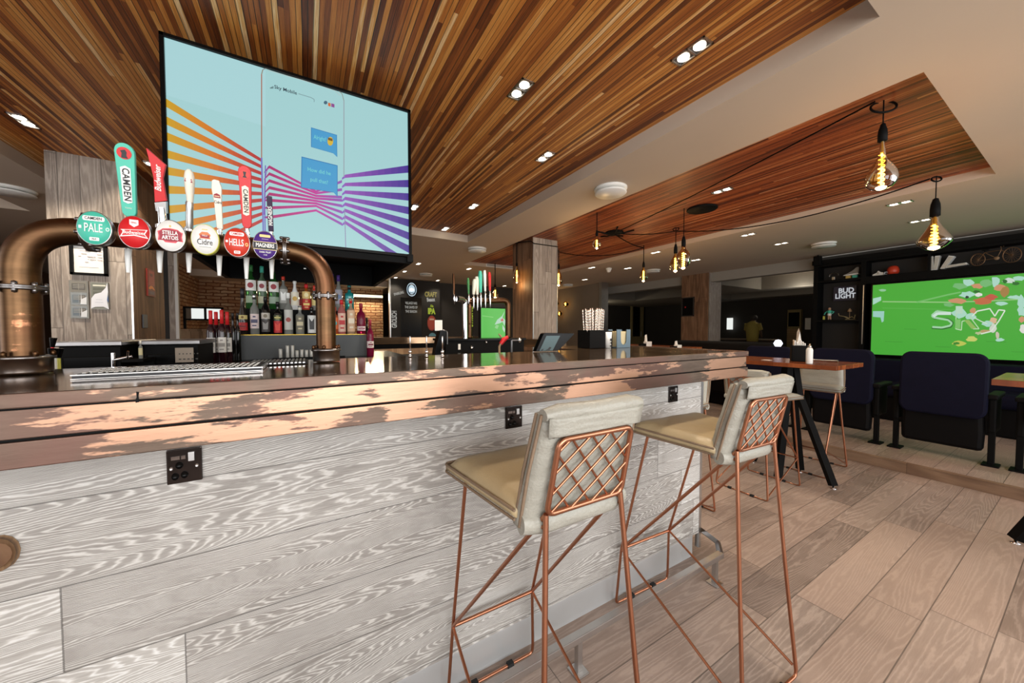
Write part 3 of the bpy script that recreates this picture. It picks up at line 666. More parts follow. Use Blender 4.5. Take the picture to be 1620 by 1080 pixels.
def clip(pts):
    for ax_, lim, sg in ((0, sx0, 1), (0, sx1, -1), (1, sz0, 1), (1, sz1, -1)):
        out = []
        for i in range(len(pts)):
            a, c = pts[i-1], pts[i]; da, dc = (a[ax_]-lim)*sg, (c[ax_]-lim)*sg
            if (da >= 0) != (dc >= 0): k = da/(da-dc); out.append((a[0]+(c[0]-a[0])*k, a[1]+(c[1]-a[1])*k))
            if dc >= 0: out.append(c)
        pts = out
        if not pts: return []
    return pts
polys = [(R4(sx0, sz0, sx1, sz1), (172, 220, 222))]
# soft tone steps of the picture's own background
polys += [(clip([tv(262, 50), tv(420, 90), tv(420, 200), tv(262, 150)]), (178, 224, 228))]
def band(pA, pB, wA, wB, cA, cB, n_=10):
    for k in range(n_):
        a, c = k/n_, (k+1)/n_
        f = lambda s_: (pA[0]+(pB[0]-pA[0])*s_, pA[1]+(pB[1]-pA[1])*s_, wA+(wB-wA)*s_)
        xa, ya, wa = f(a); xc, yc, wc = f(c)
        q = clip([tv(xa, ya-wa), tv(xc, yc-wc), tv(xc, yc+wc), tv(xa, ya+wa)])
        if len(q) > 2: polys.append((q, mixc(cA, cB, (a+c)/2)))
yl = [162, 190, 215, 243, 270, 300, 332, 361, 392, 424]; yr = [254.5, 264.5, 275, 285, 295.5, 306.5, 316.5, 327.5, 338, 348.5]
for i in range(10): band((262, yl[i]), (338, yl[i]+(yr[i]-yl[i])*.5), 6.5, 4.6, (214, 168, 28), (224, 122, 30)); band((338, yl[i]+(yr[i]-yl[i])*.5), (415, yr[i]), 4.6, 2.6, (224, 122, 30), (186, 42, 50))
ym0 = [264, 275, 286, 297, 307, 317, 329, 344]; ym1 = [303, 306, 310, 314, 318, 322, 326, 333]; yq = [279, 292, 304, 314, 323, 333, 343, 352]; yR = [267, 290.5, 312, 334, 354, 375, 396, 420]
for i in range(8):
    band((418, ym0[i]+9 if i < 5 else ym0[i]), (426, ym0[i]), 1, 2.4, (150, 60, 150), (178, 36, 110), 3); band((426, ym0[i]), (500, ym1[i]), 2.4, 1.7, (180, 36, 110), (204, 60, 160), 8)
    band((500, ym1[i]), (541, yq[i]+(8 if i < 3 else 3)), 1.7, 2.2, (204, 60, 160), (150, 90, 190), 6); band((541, yq[i]+4), (546, yq[i]), 1.5, 2.6, (140, 100, 200), (150, 100, 200), 2)
    band((546, yq[i]), (650, yR[i]), 2.6, 6, (160, 90, 190), (66, 44, 150), 10)
def line(pts, w, cols):
    for k in range(len(pts)-1):
        (xa, ya), (xb, yb) = pts[k], pts[k+1]; d_ = math.hypot(xb-xa, yb-ya) or 1; nx_, ny_ = -(yb-ya)/d_*w/2, (xb-xa)/d_*w/2
        q = clip([tv(xa+nx_, ya+ny_), tv(xb+nx_, yb+ny_), tv(xb-nx_, yb-ny_), tv(xa-nx_, ya-ny_)])
        if len(q) > 2: polys.append((q, cols[k] if isinstance(cols, list) else cols))
line([(414, 250), (414, 118), (416, 111), (421, 109)], 1.6, [(176, 100, 70), (150, 140, 120), (150, 160, 160)]); line([(421, 109), (480, 124), (534, 143), (541, 149), (544, 160)], 1.2, (150, 160, 150))
line([(424, 112), (480, 128), (530, 144), (538, 152)], .8, (190, 205, 200))
line([(544, 160), (544, 280)], 1.4, (160, 170, 180)); line([(545, 330), (547, 395)], 1.2, (150, 140, 180)); line([(414, 250), (416, 330), (417, 380)], 2.6, (120, 120, 200)); line([(420, 262), (419, 330), (420, 380)], 1.6, (110, 80, 190))
line([(424, 264), (419, 285), (418, 340)], 1, (140, 70, 180))
def bub(pts, c, c2): polys.append((clip([tv(*p) for p in pts]), c2)); cx = sum(p[0] for p in pts)/len(pts); cy = sum(p[1] for p in pts)/len(pts); polys.append((clip([tv(cx+(p[0]-cx)*.96, cy+(p[1]-cy)*.955) for p in pts]), c))
bub([(492, 202), (533, 214), (533.5, 249), (527, 243), (492, 233)], (72, 164, 216), (50, 130, 190)); bub([(477, 248), (534, 262), (534, 312), (528, 305), (476, 297)], (72, 164, 216), (50, 130, 190))
polys.append(([tv(522.5+4.6*math.cos(a*PI/6), 224+7*math.sin(a*PI/6)) for a in range(12)], (226, 190, 60))); polys.append((clip([tv(519, 222), tv(526, 224), tv(526, 220), tv(519, 218)]), (120, 90, 30)))
polys.append((clip([tv(524, 164), tv(529, 165.5), tv(529, 171), tv(524, 169.5)]), (150, 80, 150))); polys.append((clip([tv(519, 163), tv(523, 164), tv(523, 169.5), tv(519, 168)]), (220, 110, 60)))
polys.append(([tv(515+3*math.cos(a*PI/4), 163+3*math.sin(a*PI/4)) for a in range(8)], (70, 110, 130)))
for k in range(4): polys.append((clip([tv(427.5+k*1.4, 139-k*.6), tv(428.4+k*1.4, 139-k*.6), tv(428.4+k*1.4, 141), tv(427.5+k*1.4, 141)]), (40, 60, 70)))
line([(472, 149), (492, 155), (497, 158), (497, 162)], 1, (130, 160, 165))
pic_ = picture('screen_picture', frame((0, -.0005, 0), (1, 0, 0), (0, 0, 1)), [p for p in polys if len(p[0]) > 2], M['screen'], t, .00025)
ink = lambda c: plain('ink_%d_%d_%d' % c, c, .5, 0, .02)
a_, c_ = tv(434, 139), tv(460, 148); TT = frame((a_[0], -.007, (a_[1]+c_[1])/2+.004), (1, 0, 0), (0, 0, 1))
text('lettering', 'Sky Mobile', emit('screen_ink', (50, 70, 84), .7), pic_, TT, .024, .9, .0003, 'LEFT', .0001)
g_ = emit('bubble_ink', (120, 214, 214), .9); a_ = tv(507, 220); text('lettering', 'Alright?', g_, pic_, frame((a_[0]-.002, -.007, a_[1]), (1, 0, 0), (0, 0, 1)), .03, .62, .0002, 'CENTER', .0001)
for k, w_ in enumerate(("How did he", "pull that?")): a_ = tv(505, 272+k*15); text('lettering', w_, g_, pic_, frame((a_[0], -.007, a_[1]), (1, 0, 0), (0, 0, 1)), .028, .8, .0002, 'CENTER', .0001)
p_ = at('Z', 1.62, 557, 398)
build('badge', MB().box(-.012, .0, -.0005+.3, .3+.0005, -.04, -.0352), M['white'], t)
build('ceiling_mount', MB().box(-.1, .1, .3, .9, .88, .975), M['black'], t)

# ================================================================== BEER FONT, TAPS, BADGES
FYc = 1.29; fz = 1.119
t = font = thing('beer_font', 'large copper pipe arch on the bar carrying six round beer badges', 'beer font', (0, FYc, fz))
zc = 1.463-fz
path = fillet([(-.578, 0, 0), (-.578, 0, zc), (.053, 0, zc+.003), (.053, 0, 0)], .112, 12)
path = [path[0], (-.578, 0, .05), (-.578, 0, .13)]+path[1:14]+[(-.40, 0, zc), (-.2, 0, zc)]+path[14:-1]+[(.053, 0, .13), (.053, 0, .05), path[-1]]
m = MB(); R_ = [.038-.004*max(0, min(1, (Vector(p).x+.578)/.63)) for p in path]
m.tube(path, R_, 24); m.sm = [True]*len(m.sm)
# squeeze the section along the counter so that the round pipe matches its neighbours
build('pipe', MB().tube(path, [r*.84 for r in R_], 24), M['copperpipe'], t)
def flange(x, y, z, ax_, r, label=None):
    f = build('flange', MB().lathe([(r*.8, -.006), (r, -.0055), (r, -.001), (r*.97, 0), (r, .001), (r, .0055), (r*.8, .006)], 28, (0, 0, 0), ax_), M['darksteel'] if r > .0 else 0, t, (x, y, z))
    for k in range(8):
        a = 2*PI*k/8+.2; u, v = r*.88*math.cos(a), r*.88*math.sin(a)
        c = (u, v, 0) if ax_ == 'Z' else (0, u, v); build('bolt', MB().lathe([(.0001, -.014), (.0045, -.012), (.005, -.006), (.005, .006), (.0045, .012), (.0001, .014)], 6, c, ax_), M['darksteel'], f)
    return f
flange(-.578, 0, 1.319-fz, 'Z', .042); flange(.053, 0, 1.33-fz, 'Z', .037)
flange(-.462, 0, zc, 'X', .047); flange(-.055, 0, zc+.002, 'X', .042)
for x_, r in ((-.578, .044), (.053, .039)):
    f = build('base', MB().lathe([(r*.98, 0), (r, .004), (r, .032), (r*1.1, .034), (r*1.1, .040), (r*.85, .042)], 28), M['darksteel'], t, (x_, 0, 0))
    for k in range(6): a = k*PI/3+.3; build('bolt', MB().lathe([(.005, .04), (.005, .05), (.001, .053)], 6, (r*.98*math.cos(a), r*.98*math.sin(a), 0)), M['copperpipe'], f)
INK = {k: plain('ink_'+k, v, .45, 0, .03) for k, v in dict(teal=(74, 190, 166), red=(206, 30, 36), white=(236, 236, 232), cream=(236, 230, 214), rust=(206, 58, 40), violet=(76, 46, 128), dark=(26, 24, 28), yellow=(206, 204, 90), maroon=(150, 34, 52), gold=(206, 176, 96), black=(20, 20, 20), dvio=(44, 26, 58), grey=(120, 120, 120), green=(60, 130, 70), lime=(176, 200, 50)).items()}
def disc_pts(r, sx=.72, n_=28, cx=0, cy=0): return [(cx+r*sx*math.cos(2*PI*k/n_), cy+r*math.sin(2*PI*k/n_)) for k in range(n_)]
C_ = dict(teal=(74, 190, 166), red=(206, 30, 36), white=(238, 238, 234), rust=(206, 58, 40), violet=(76, 46, 128), dark=(26, 24, 28), yellow=(206, 204, 90), maroon=(150, 34, 52), gold=(206, 176, 96))
def rr(cx, cy, w, h, r): return [(cx+u, cy+v) for u, v in rrect(w, h, r*.72, r, 3)]
BR = .0405
badges = [
 (-.434, 'teal', M['steel'], [(rr(0, .022, .036, .011, .004), C_['white'])]+[(rr(0, -.026, .016, .008, .002), C_['white']), (disc_pts(.0045, .72, 12, .0225, -.001), C_['white']), (disc_pts(.003, .72, 10, .0225, -.001), C_['teal']), (R4(-.0245, -.003, -.02, .004), C_['white'])],
  [('CAMDEN', 0, .022, .0095, .72, 'dark', .0001), ('PALE', -.0005, -.001, .0285, .50, 'white', .0004), ('ALE', 0, -.0262, .006, .8, 'dark', 0)]),
 (-.366, 'red', M['steel'], [([(-.008, .03), (.008, .03), (.008, .018), (.0, .012), (-.008, .018)], C_['white']), ([(-.0255, -.014), (-.019, .0), (-.024, .004), (.024, .008), (.019, -.004), (.025, -.014), (.0, -.009)], C_['white']), ([(-.022, -.011), (-.0175, .0), (-.021, .003), (.021, .0065), (.017, -.004), (.022, -.011), (.0, -.006)], C_['red'])],
  [('Budweiser', 0, -.002, .0118, .82, 'white', .0003), ('KING', 0, .0225, .006, .7, 'red', 0)]),
 (-.300, 'white', M['steel'], [([(-.024, .009), (-.019, .012), (-.014, .017), (.0, .019), (.014, .017), (.019, .012), (.024, .009), (.0225, -.002), (.024, -.014), (.014, -.013), (.010, -.018), (-.010, -.018), (-.014, -.013), (-.024, -.014), (-.0225, -.002)], (214, 80, 90)), ([(-.022, .007), (-.015, .014), (.0, .0165), (.015, .014), (.022, .007), (.020, -.003), (.022, -.012), (.0, -.0155), (-.022, -.012), (-.02, -.003)], C_['maroon']), (disc_pts(.003, .72, 8, 0, .024), C_['gold'])],
  [('STELLA', 0, .0065, .0135, .68, 'white', .0005), ('ARTOIS', 0, -.0060, .0135, .68, 'white', .0005)]),
 (-.232, 'white', INK['yellow'], [([(-.012, .012), (-.006, .019), (.006, .019), (.012, .012), (.010, .005), (.012, .001), (-.012, .001), (-.010, .005)], (206, 120, 70)), ([(-.0095, .011), (.0095, .011), (.008, .003), (-.008, .003)], C_['maroon']), (R4(-.012, -.0215, .012, -.0205), (120, 120, 100)), (R4(-.006, .024, .006, .0265), (220, 190, 110))],
  [('STELLA', 0, .0088, .005, .7, 'white', .0001), ('Cidre', 0, -.0085, .0215, .66, 'dark', .0)]),
 (-.164, 'rust', M['steel'], [(rr(0, .023, .032, .010, .004), C_['white']), (rr(0, -.027, .014, .008, .002), C_['white']), (disc_pts(.005, .72, 12, .0215, -.004), (226, 200, 120)), (disc_pts(.003, .72, 10, .0215, -.004), C_['rust']), (R4(-.0245, -.002, -.0195, .004), C_['white'])],
  [('CAMDEN', 0, .023, .0085, .72, 'rust', .0001), ('HELLS', -.001, -.0015, .0265, .46, 'white', .0005), ('BEER', 0, -.027, .0055, .8, 'rust', 0)]),
 (-.100, 'violet', M['steel'], [([(-.0275, .009), (-.0275, -.012), (.0275, -.012), (.0275, .009)], C_['dark']), (R4(-.0275, .008, .0275, .0095), (230, 210, 150)), (R4(-.0275, -.013, .0275, -.0115), (230, 210, 150)), (rr(0, .026, .026, .0075, .003), (222, 200, 130)), (R4(-.008, .0165, .008, .0175), (190, 180, 200))],
  [('MAGNERS', 0, -.0015, .0155, .62, 'white', .0006), ('DARK FRUIT', 0, -.0205, .0066, .75, 'white', .0001), ('CIDER', 0, -.028, .0045, .7, 'white', 0)]),
]
for k, (x_, base, rim, pl, tx) in enumerate(badges):
    ty = 1.232-FYc
    b_ = build('badge', MB().lathe([(BR*.9, .03), (BR, .016), (BR*1.02, .0), (BR*.985, -.004), (BR*.95, -.004)], 36, (x_, ty, zc), 'Y', .72), rim, font)
    face = build('badge_face', MB().lathe([(BR*.96, .0), (BR*.955, -.0045), (0, -.0048)], 36, (x_, ty, zc), 'Y', .72), INK[base], b_)
    T = frame((x_, ty-.005, zc), (1, 0, 0), (0, 0, 1))
    picture('badge_print', T, pl, M['print'], b_, .00015)
    for s_, u, v, sz, axx, ink_, bo in tx:
        text('lettering', s_, INK[ink_], b_, frame((x_+u, ty-.0068, zc+v), (1, 0, 0), (0, 0, 1)), sz, axx, bo*.6, 'CENTER', .0002)
    build('badge_stem', MB().lathe([(.013, .014), (.013, .032)], 12, (x_, ty, zc), 'Y', .8), M['darksteel'], b_)
# taps (spouts) and handles behind the pipe
def P3(y, px, py): p = at('Y', y, px, py); return Vector((p.x, p.y-FYc, p.z-fz))
taps = [(203, 399, 431), (253, 401, 431), (299, 404, 431), (347, 408, 436), (390, 411, 441), (430, 413, 441)]
for px, ya, yb in taps:
    a, b = P3(1.335, px, ya), P3(1.345, px, yb); a.z += .03
    sp = build('tap', MB().tube([a+Vector((0, 0, .05)), a, a+Vector((0, .003, -.02))], .0085, 12).tube([(a.x, -.0, zc), (a.x, a.y, zc)], .008, 10), M['chrome'], font)
    build('spout', MB().tube([a+Vector((0, .003, -.015)), b.lerp(a, .5), b], [.0075, .0065, .0042], 12), M['white'], sp)
HY = 1.30
def tilt(px0, py0, px1, py1, y0=1.325, y1=1.285): a, b = P3(y0, px0, py0), P3(y1, px1, py1); return a, b
def handle(a, b, prof, th, mat, name='tap_handle', flat=.45):
    """a bottom, b top; prof = [(t, halfwidth)...]"""
    up = (b-a).normalized(); T = frame(a, (1, 0, 0), up); L = (b-a).length
    T = Matrix.Translation(a) @ (up.to_track_quat('Y', 'Z').to_matrix().to_4x4())
    u = Vector((1, 0, 0)); u = (u-up*u.dot(up)).normalized(); w = u.cross(up)
    T = Matrix(((u.x, up.x, w.x, a.x), (u.y, up.y, w.y, a.y), (u.z, up.z, w.z, a.z), (0, 0, 0, 1)))
    return T, L
def paddle(a, b, w0, w1, mat, th=.012):
    T, L = handle(a, b, 0, 0, 0); n_ = 10
    o_ = arc((0, L-w1), w1, w1*1.2, 0, PI, n_)+arc((0, w0), w0, w0*1.2, PI, 2*PI, n_)
    h = build('tap_handle', MB().prism(o_, th, T @ Matrix.Translation((0, 0, -th/2))), mat, font, bevel=.0015); return h, T, L
def ferrule(h, a, px, py): build('ferrule', MB().tube([a+Vector((0, .01, -.03)), a+Vector((0, 0, .012))], [.006, .0045], 10), M['chrome'], h)
# 1 teal paddle
a, b = tilt(206, 342, 197, 229); h, T, L = paddle(a, b, .0135, .0185, INK['teal']); ferrule(h, a, 0, 0)
picture('print', T @ Matrix.Translation((0, 0, .0068)), [(disc_pts(.0145, .95, 20, 0, L-.021), C_['red']), ([(-.006, L-.033), (-.0045, L-.022), (-.007, L-.016), (.002, L-.012), (.005, L-.018), (.004, L-.026), (.0065, L-.033)], C_['dark']), ([(-.0085, L*.18+.004), (0, L*.18), (.0085, L*.18+.004), (.0095, L*.68), (0, L*.71), (-.0095, L*.68)], C_['white'])], M['print'], h, .0002)
text('lettering', 'CAMDEN', INK['dark'], h, T @ Matrix.Translation((0, L*.445, .0082)) @ Matrix.Rotation(-PI/2, 4, 'Z'), .0185, 1.02, .0004, 'CENTER', .0002, 1.05)
text('lettering', 'TOWN', INK['white'], h, T @ Matrix.Translation((0, L*.115, .0072)), .005, .8, 0, 'CENTER', .0002)
# 2 red banner with script
a, b = tilt(255, 321, 246, 240)
T, L = handle(a, b, 0, 0, 0)
h = build('tap_handle', MB().prism([(-.0115, 0), (.0125, .008), (.0095, L*.5), (.0185, L*.78), (-.0165, L*1.04), (-.0085, L*.5)], .012, T @ Matrix.Translation((0, 0, -.006))), INK['red'], font, bevel=.001)
build('ferrule', MB().tube([a+Vector((0, .01, -.055)), a+Vector((0, 0, -.012))], [.010, .0085], 14), M['chrome'], h); build('collar', MB().prism([(-.0105, -.022), (.010, -.026), (.012, .006), (-.0115, -.001)], .016, T @ Matrix.Translation((0, 0, -.008))), M['steel'], h)
text('lettering', 'Budweiser', INK['white'], h, T @ Matrix.Translation((.0008, L*.5, .0068)) @ Matrix.Rotation(PI/2-.06, 4, 'Z') @ Matrix(((1, .25, 0, 0), (0, 1, 0, 0), (0, 0, 1, 0), (0, 0, 0, 1))), .0175, .88, .0003, 'CENTER', .0002)
# 3 white twisted handle
a, b = tilt(300, 358, 300, 268); T, L = handle(a, b, 0, 0, 0)
pr3 = [(0, 0, .0075), (0, L*.1, .008), (0, L*.3, .0075), (.001, L*.5, .0095), (0, L*.68, .013), (-.0005, L*.85, .0145), (-.001, L*.95, .0115), (-.001, L, .005)]
h = build('tap_handle', MB().tube([T @ Vector((x, y, 0)) for x, y, r in pr3[2:]], [r for x, y, r in pr3[2:]], 16, flat=(1, .8)), INK['cream'], font)
build('sleeve', MB().tube([T @ Vector((0, y, .001)) for y in (-.006, L*.1, L*.3, L*.42, L*.5)], [.008, .0085, .0082, .0088, .003], 12), M['steel'], h); build('ferrule', MB().tube([a+Vector((0, .008, -.03)), a+Vector((0, 0, .0))], [.009, .006], 10), M['chrome'], h)
picture('print', T @ Matrix.Translation((0, L*.82, .0122)), [([(-.0085, -.006), (-.006, .003), (.0, .006), (.006, .003), (.0085, -.006)], C_['maroon']), (R4(-.0065, -.003, .0065, -.0015), C_['white'])], M['print'], h)
# 4 pale flat handle
a, b = tilt(348, 362, 342, 284); T, L = handle(a, b, 0, 0, 0)
h = build('tap_handle', MB().prism([(-.0065, 0), (.0075, 0), (.009, L*.6), (.0115, L*.86), (.0085, L*.93), (.007, L*.99), (-.004, L*1.0), (-.0095, L*.97), (-.0115, L*.8), (-.008, L*.55)], .011, T @ Matrix.Translation((0, 0, -.0055))), INK['cream'], font, bevel=.002)
picture('print', T @ Matrix.Translation((.0, L*.66, .0062)), [([(-.0075, -.003), (-.0065, .006), (0, .0095), (.0065, .006), (.0075, -.003)], C_['maroon']), (R4(-.0055, .0, .0055, .0025), (230, 190, 150))], M['print'], h)
text('lettering', 'Cidre', INK['dark'], h, T @ Matrix.Translation((.001, L*.55, .0066)), .011, .68, 0, 'CENTER', .0002); ferrule(h, a, 0, 0)
# 5 red paddle
a, b = tilt(391, 360, 387, 264); h, T, L = paddle(a, b, .0115, .0155, INK['red']); ferrule(h, a, 0, 0)
picture('print', T @ Matrix.Translation((0, 0, .0068)), [(disc_pts(.0118, .95, 20, 0, L-.021), (226, 60, 50)), ([(-.0055, L-.03), (-.002, L-.024), (-.004, L-.0135), (.004, L-.0135), (.002, L-.024), (.0055, L-.03)], C_['dark']), ([(-.0075, L*.2+.004), (0, L*.2), (.0075, L*.2+.004), (.0082, L*.67), (0, L*.70), (-.0082, L*.67)], (240, 232, 210))], M['print'], h, .0002)
text('lettering', 'CAMDEN', INK['dark'], h, T @ Matrix.Translation((0, L*.445, .0082)) @ Matrix.Rotation(-PI/2, 4, 'Z'), .0155, 1.0, .0003, 'CENTER', .0002, 1.05)
# 6 dark slim handle
a, b = tilt(429, 366, 426, 310); T, L = handle(a, b, 0, 0, 0)
h = build('tap_handle', MB().bbox(-.0068, .0068, 0, L, -.005, .005, .002, T), INK['dvio'], font); ferrule(h, a, 0, 0)
text('lettering', 'MAGNERS', INK['white'], h, T @ Matrix.Translation((0.0005, L*.45, .0056)) @ Matrix.Rotation(PI/2, 4, 'Z'), .0145, .86, .0003, 'CENTER', .0002)

# ------------------------------------------------------------------ drip tray and things on the bar top
t = thing('drip_tray', 'steel drip tray with a black and white grid on the bar under the taps', 'drip tray', (-.262, 1.085, 1.117))
x0, x1, y1 = -.162, .162, .15; zt = .0095
build('tray_body', MB().bbox(x0, x1, 0, y1, 0, zt, .002).box(x0-.001, x1+.001, -.002, 0, zt-.0018, zt+.0006).box(x0-.001, x1+.001, -.002, 0, 0, .0016), M['steel'], t)
build('front_band', MB().box(x0+.001, x1-.001, -.0014, .0, .0016, zt-.0018), plain('tray_grey_band', (48, 50, 54), .5), t)  # dark grey band between the two pale lips
build('mat', MB().box(x0+.006, x1-.006, .006, y1-.006, zt, zt+.0015), M['rubber'], t)
m = MB(); nx_, ny_ = 26, 9
for i in range(nx_):
    for j in range(ny_):
        u = x0+.01+(x1-x0-.02)*i/nx_; v = .012+(y1-.024)*j/ny_; w_ = (x1-x0-.02)/nx_*.55; d_ = (y1-.024)/ny_*.55
        m.bbox(u, u+w_, v, v+d_, zt+.0015, zt+.003, .0007) if (i+j) % 2 == 0 else m.box(u, u+w_*.5, v, v+d_, zt+.0015, zt+.0025)
build('grid', m, M['white'], t)
# rear tray strip running on to the right
t = thing('bar_mat', 'narrow ribbed grey mat behind the drip tray', 'bar mat', (-.075, 1.34, 1.117))
m = MB()
for k in range(14): m.box(-.075+k*.0105, -.069+k*.0105, -.1, .06, .003, .006)
build('ribs', m, M['steel'], t); build('base', MB().bbox(-.08, .075, -.105, .065, 0, .003, .001), M['rubber'], t)
for px, lb in ((649, 'chrome stub post on the bar, leftmost of three'), (675, 'chrome stub post on the bar, middle of three'), (700, 'chrome stub post on the bar, in front of the card till')):
    p_ = at('Z', 1.117, px, 564.5); t = thing('chrome_post', lb, 'chrome post', (p_.x, p_.y, 1.117), 0, 'small chrome posts on the bar top')
    build('base', MB().lathe([(.007, 0), (.007, .006), (.0045, .008), (.0045, .014), (.0065, .016), (.0065, .024), (.004, .026)], 14), M['chrome'], t); build('rod', MB().lathe([(.003, .024), (.003, .078), (.002, .08), (0, .08)], 10), M['steel'], t)
# tilted till screen
p_ = at('Z', 1.117, 873, 556); t = thing('till_screen', 'black tilted till screen with a grey-blue panel, standing on the bar', 'till', (p_.x, 1.36, 1.117), -.0)
qx = lambda px: at('Y', 1.36, px, 545).x-p_.x; qz = lambda py: at('Y', 1.36, 870, py).z-1.117
z_t, z_b = qz(527), .002
out = [(qx(848), z_b), (qx(884), z_b), (qx(909), z_t-.004), (qx(907), z_t), (qx(863), z_t+.002), (qx(860), z_t-.002)]
build('case', MB().prism(out, .03, frame((0, 0, 0), (1, 0, 0), (0, 0, 1)) @ Matrix.Translation((0, 0, -.03))), M['blackgloss'], t, bevel=.002)
picture('display', frame((0, -.0012, 0), (1, 0, 0), (0, 0, 1)), [([(qx(853), .004), (qx(874), .004), (qx(886), z_t-.012), (qx(864), z_t-.012)], (78, 100, 104)), ([(qx(855), .006), (qx(858), .006), (qx(860), .014), (qx(857), .012)], (24, 24, 26)), ([(qx(862), .006), (qx(869), .006), (qx(872), .02), (qx(869), .022), (qx(866), .012)], (24, 24, 26))], M['print'], t)
# straw caddy and napkin holders at the bar corner
t = thing('straw_caddy', 'black plastic bar caddy holding paper straws at the bar corner', 'bar caddy', (1.42, 1.50, 1.117))
cx = lambda px: at('Y', 1.50, px, 540).x-1.42; cz = lambda py: at('Y', 1.50, 940, py).z-1.117
w0, w1, hz = cx(923), cx(948), cz(522)
m = MB().box(w0, w1, -.05, .05, 0, .003).box(w0, w1, -.05, -.047, 0, hz).box(w0, w1, .047, .05, 0, hz).box(w0, w0+.003, -.05, .05, 0, hz).box(w1-.003, w1, -.05, .05, 0, hz)
build('box', m, M['black'], t, bevel=.001)
build('rear_pocket', MB().box(w1, cx(963), -.03, .05, 0, hz*.96), M['black'], t, bevel=.003)
t2_ = thing('paper_cup', 'white printed cup tucked in front of the black caddy', 'cup', (1.42+(cx(948)+cx(957))/2, 1.455, 1.117)); r_ = (cx(957)-cx(948))/2
build('cup', MB().lathe([(r_*.8, 0), (r_, cz(525)), (r_*.9, cz(525))], 18), M['paper'], t2_)
picture('print', frame((0, -r_-.001, 0), (1, 0, 0), (0, 0, 1)), [(disc_pts(.008, .9, 16, 0, .048), C_['dark']), (disc_pts(.005, .9, 12, 0, .03), C_['dark']), (R4(-.006, .008, .006, .018), C_['dark'])], M['print'], t2_)
n0, n1 = cx(963), cx(984); t = thing('napkin_holder', 'blue-grey napkin holder with a U-shaped slot on the bar corner', 'napkin holder', (1.42+(n0+n1)/2, 1.47, 1.117))
w_ = (n1-n0)/2; h_ = cz(521)
U_ = [(-w_, 0), (w_, 0), (w_, h_), (w_*.45, h_)]+[(w_*.42*math.cos(a), h_*.42+w_*.5*math.sin(a)*-1) for a in [PI*k/6 for k in range(7)]]+[(-w_*.45, h_)]+[(-w_, h_)]
m = MB(); m.prism(U_, .004, frame((0, -.03, 0), (1, 0, 0), (0, 0, 1))); m.prism(U_, .004, frame((0, .035, 0), (1, 0, 0), (0, 0, 1))); m.box(-w_, w_, -.03, .035, 0, .004)
build('holder', m, plain('blue_grey_plastic', (96, 118, 132), .4), t)
m = MB()
for k in range(9): m.bbox(-w_*.8, w_*.8, -.024+k*.006, -.020+k*.006, .004, h_*.86+.004*(k % 2), .001)
tag(build('napkin_stack', m, plain('kraft_napkin', (206, 190, 150), .9), loc=t.location), 'stack of kraft napkins in the blue-grey holder', 'napkins', kind=None)
rnd = random.Random(4); st0 = None
for k in range(22):
    bx = 1.42+w0+.008+(w1-w0-.016)*((k % 11)/10); by = 1.50-.03+.03*(k//11)+rnd.uniform(-.008, .008)
    L_s = cz(489)+rnd.uniform(-.014, .003); sx_ = (bx-1.42-(w0+w1)/2)*.35+rnd.uniform(-.004, .004)
    if k == 10: sx_ = .022
    if st0 is None:
        m = MB(); seg = 14
        for q in range(seg): m.lathe([(.0028, q/seg), (.0028, (q+.62)/seg)], 8)
        st = build('drinking_straw', m, M['paper']); st0 = st
        m = MB()
        for q in range(seg): m.lathe([(.0027, (q+.6)/seg), (.0027, (q+1.0)/seg)], 8)
        build('stripe', m, plain('straw_stripe', (216, 190, 178), .8), st)
        o = st
    else: o = copy_tree(st0)
    o.location = (bx, by, 1.121); o.scale = (1, 1, L_s); o.rotation_euler = (rnd.uniform(-.05, .05), sx_*3.2, 0)
    tag(o, 'striped paper straw standing among the bunch in the black caddy', 'drinking straw', 'paper straws in the black caddy')
st0['label'] = 'striped paper straw standing among the bunch in the black caddy'

# ================================================================== BEHIND THE BAR
CY = 2.75; gz = 1.188; cz0 = 1.03
t = thing('back_bar', 'dark back bar counter behind the taps', 'counter', (0, 2.45, 0))
build('carcass', MB().box(-1.2, .62, .04, .9, 0, cz0-.03).box(.62, 1.25, .04, .34, 0, cz0-.03), M['black'], t); build('side_ledge', MB().bbox(.64, 1.26, 0, .35, cz0-.03, cz0, .003), M['blackgloss'], t); build('worktop', MB().bbox(-1.22, .64, 0, .92, cz0-.03, cz0, .003), M['blackgloss'], t)
g0, g1 = at('Y', CY, 371, 550).x, at('Y', CY, 580, 550).x
t = thing('bottle_riser', 'slate grey shelf block carrying two tiers of spirit bottles', 'bottle shelf', (0, CY, cz0))
build('lower_tier', MB().bbox(g0, g1, 0, .17, 0, gz-cz0, .003), M['greybox'], t); upz = at('Y', 3.0, 400, 489).z
build('upper_tier', MB().bbox(g0+.02, g1-.1, .17, .35, 0, upz-cz0, .003), M['black'], t)
build('tier_edge', MB().box(g0+.002, g1-.002, .0, .004, gz-cz0, gz-cz0+.003), plain('brass_edge', (206, 170, 60), .3, .8), t)
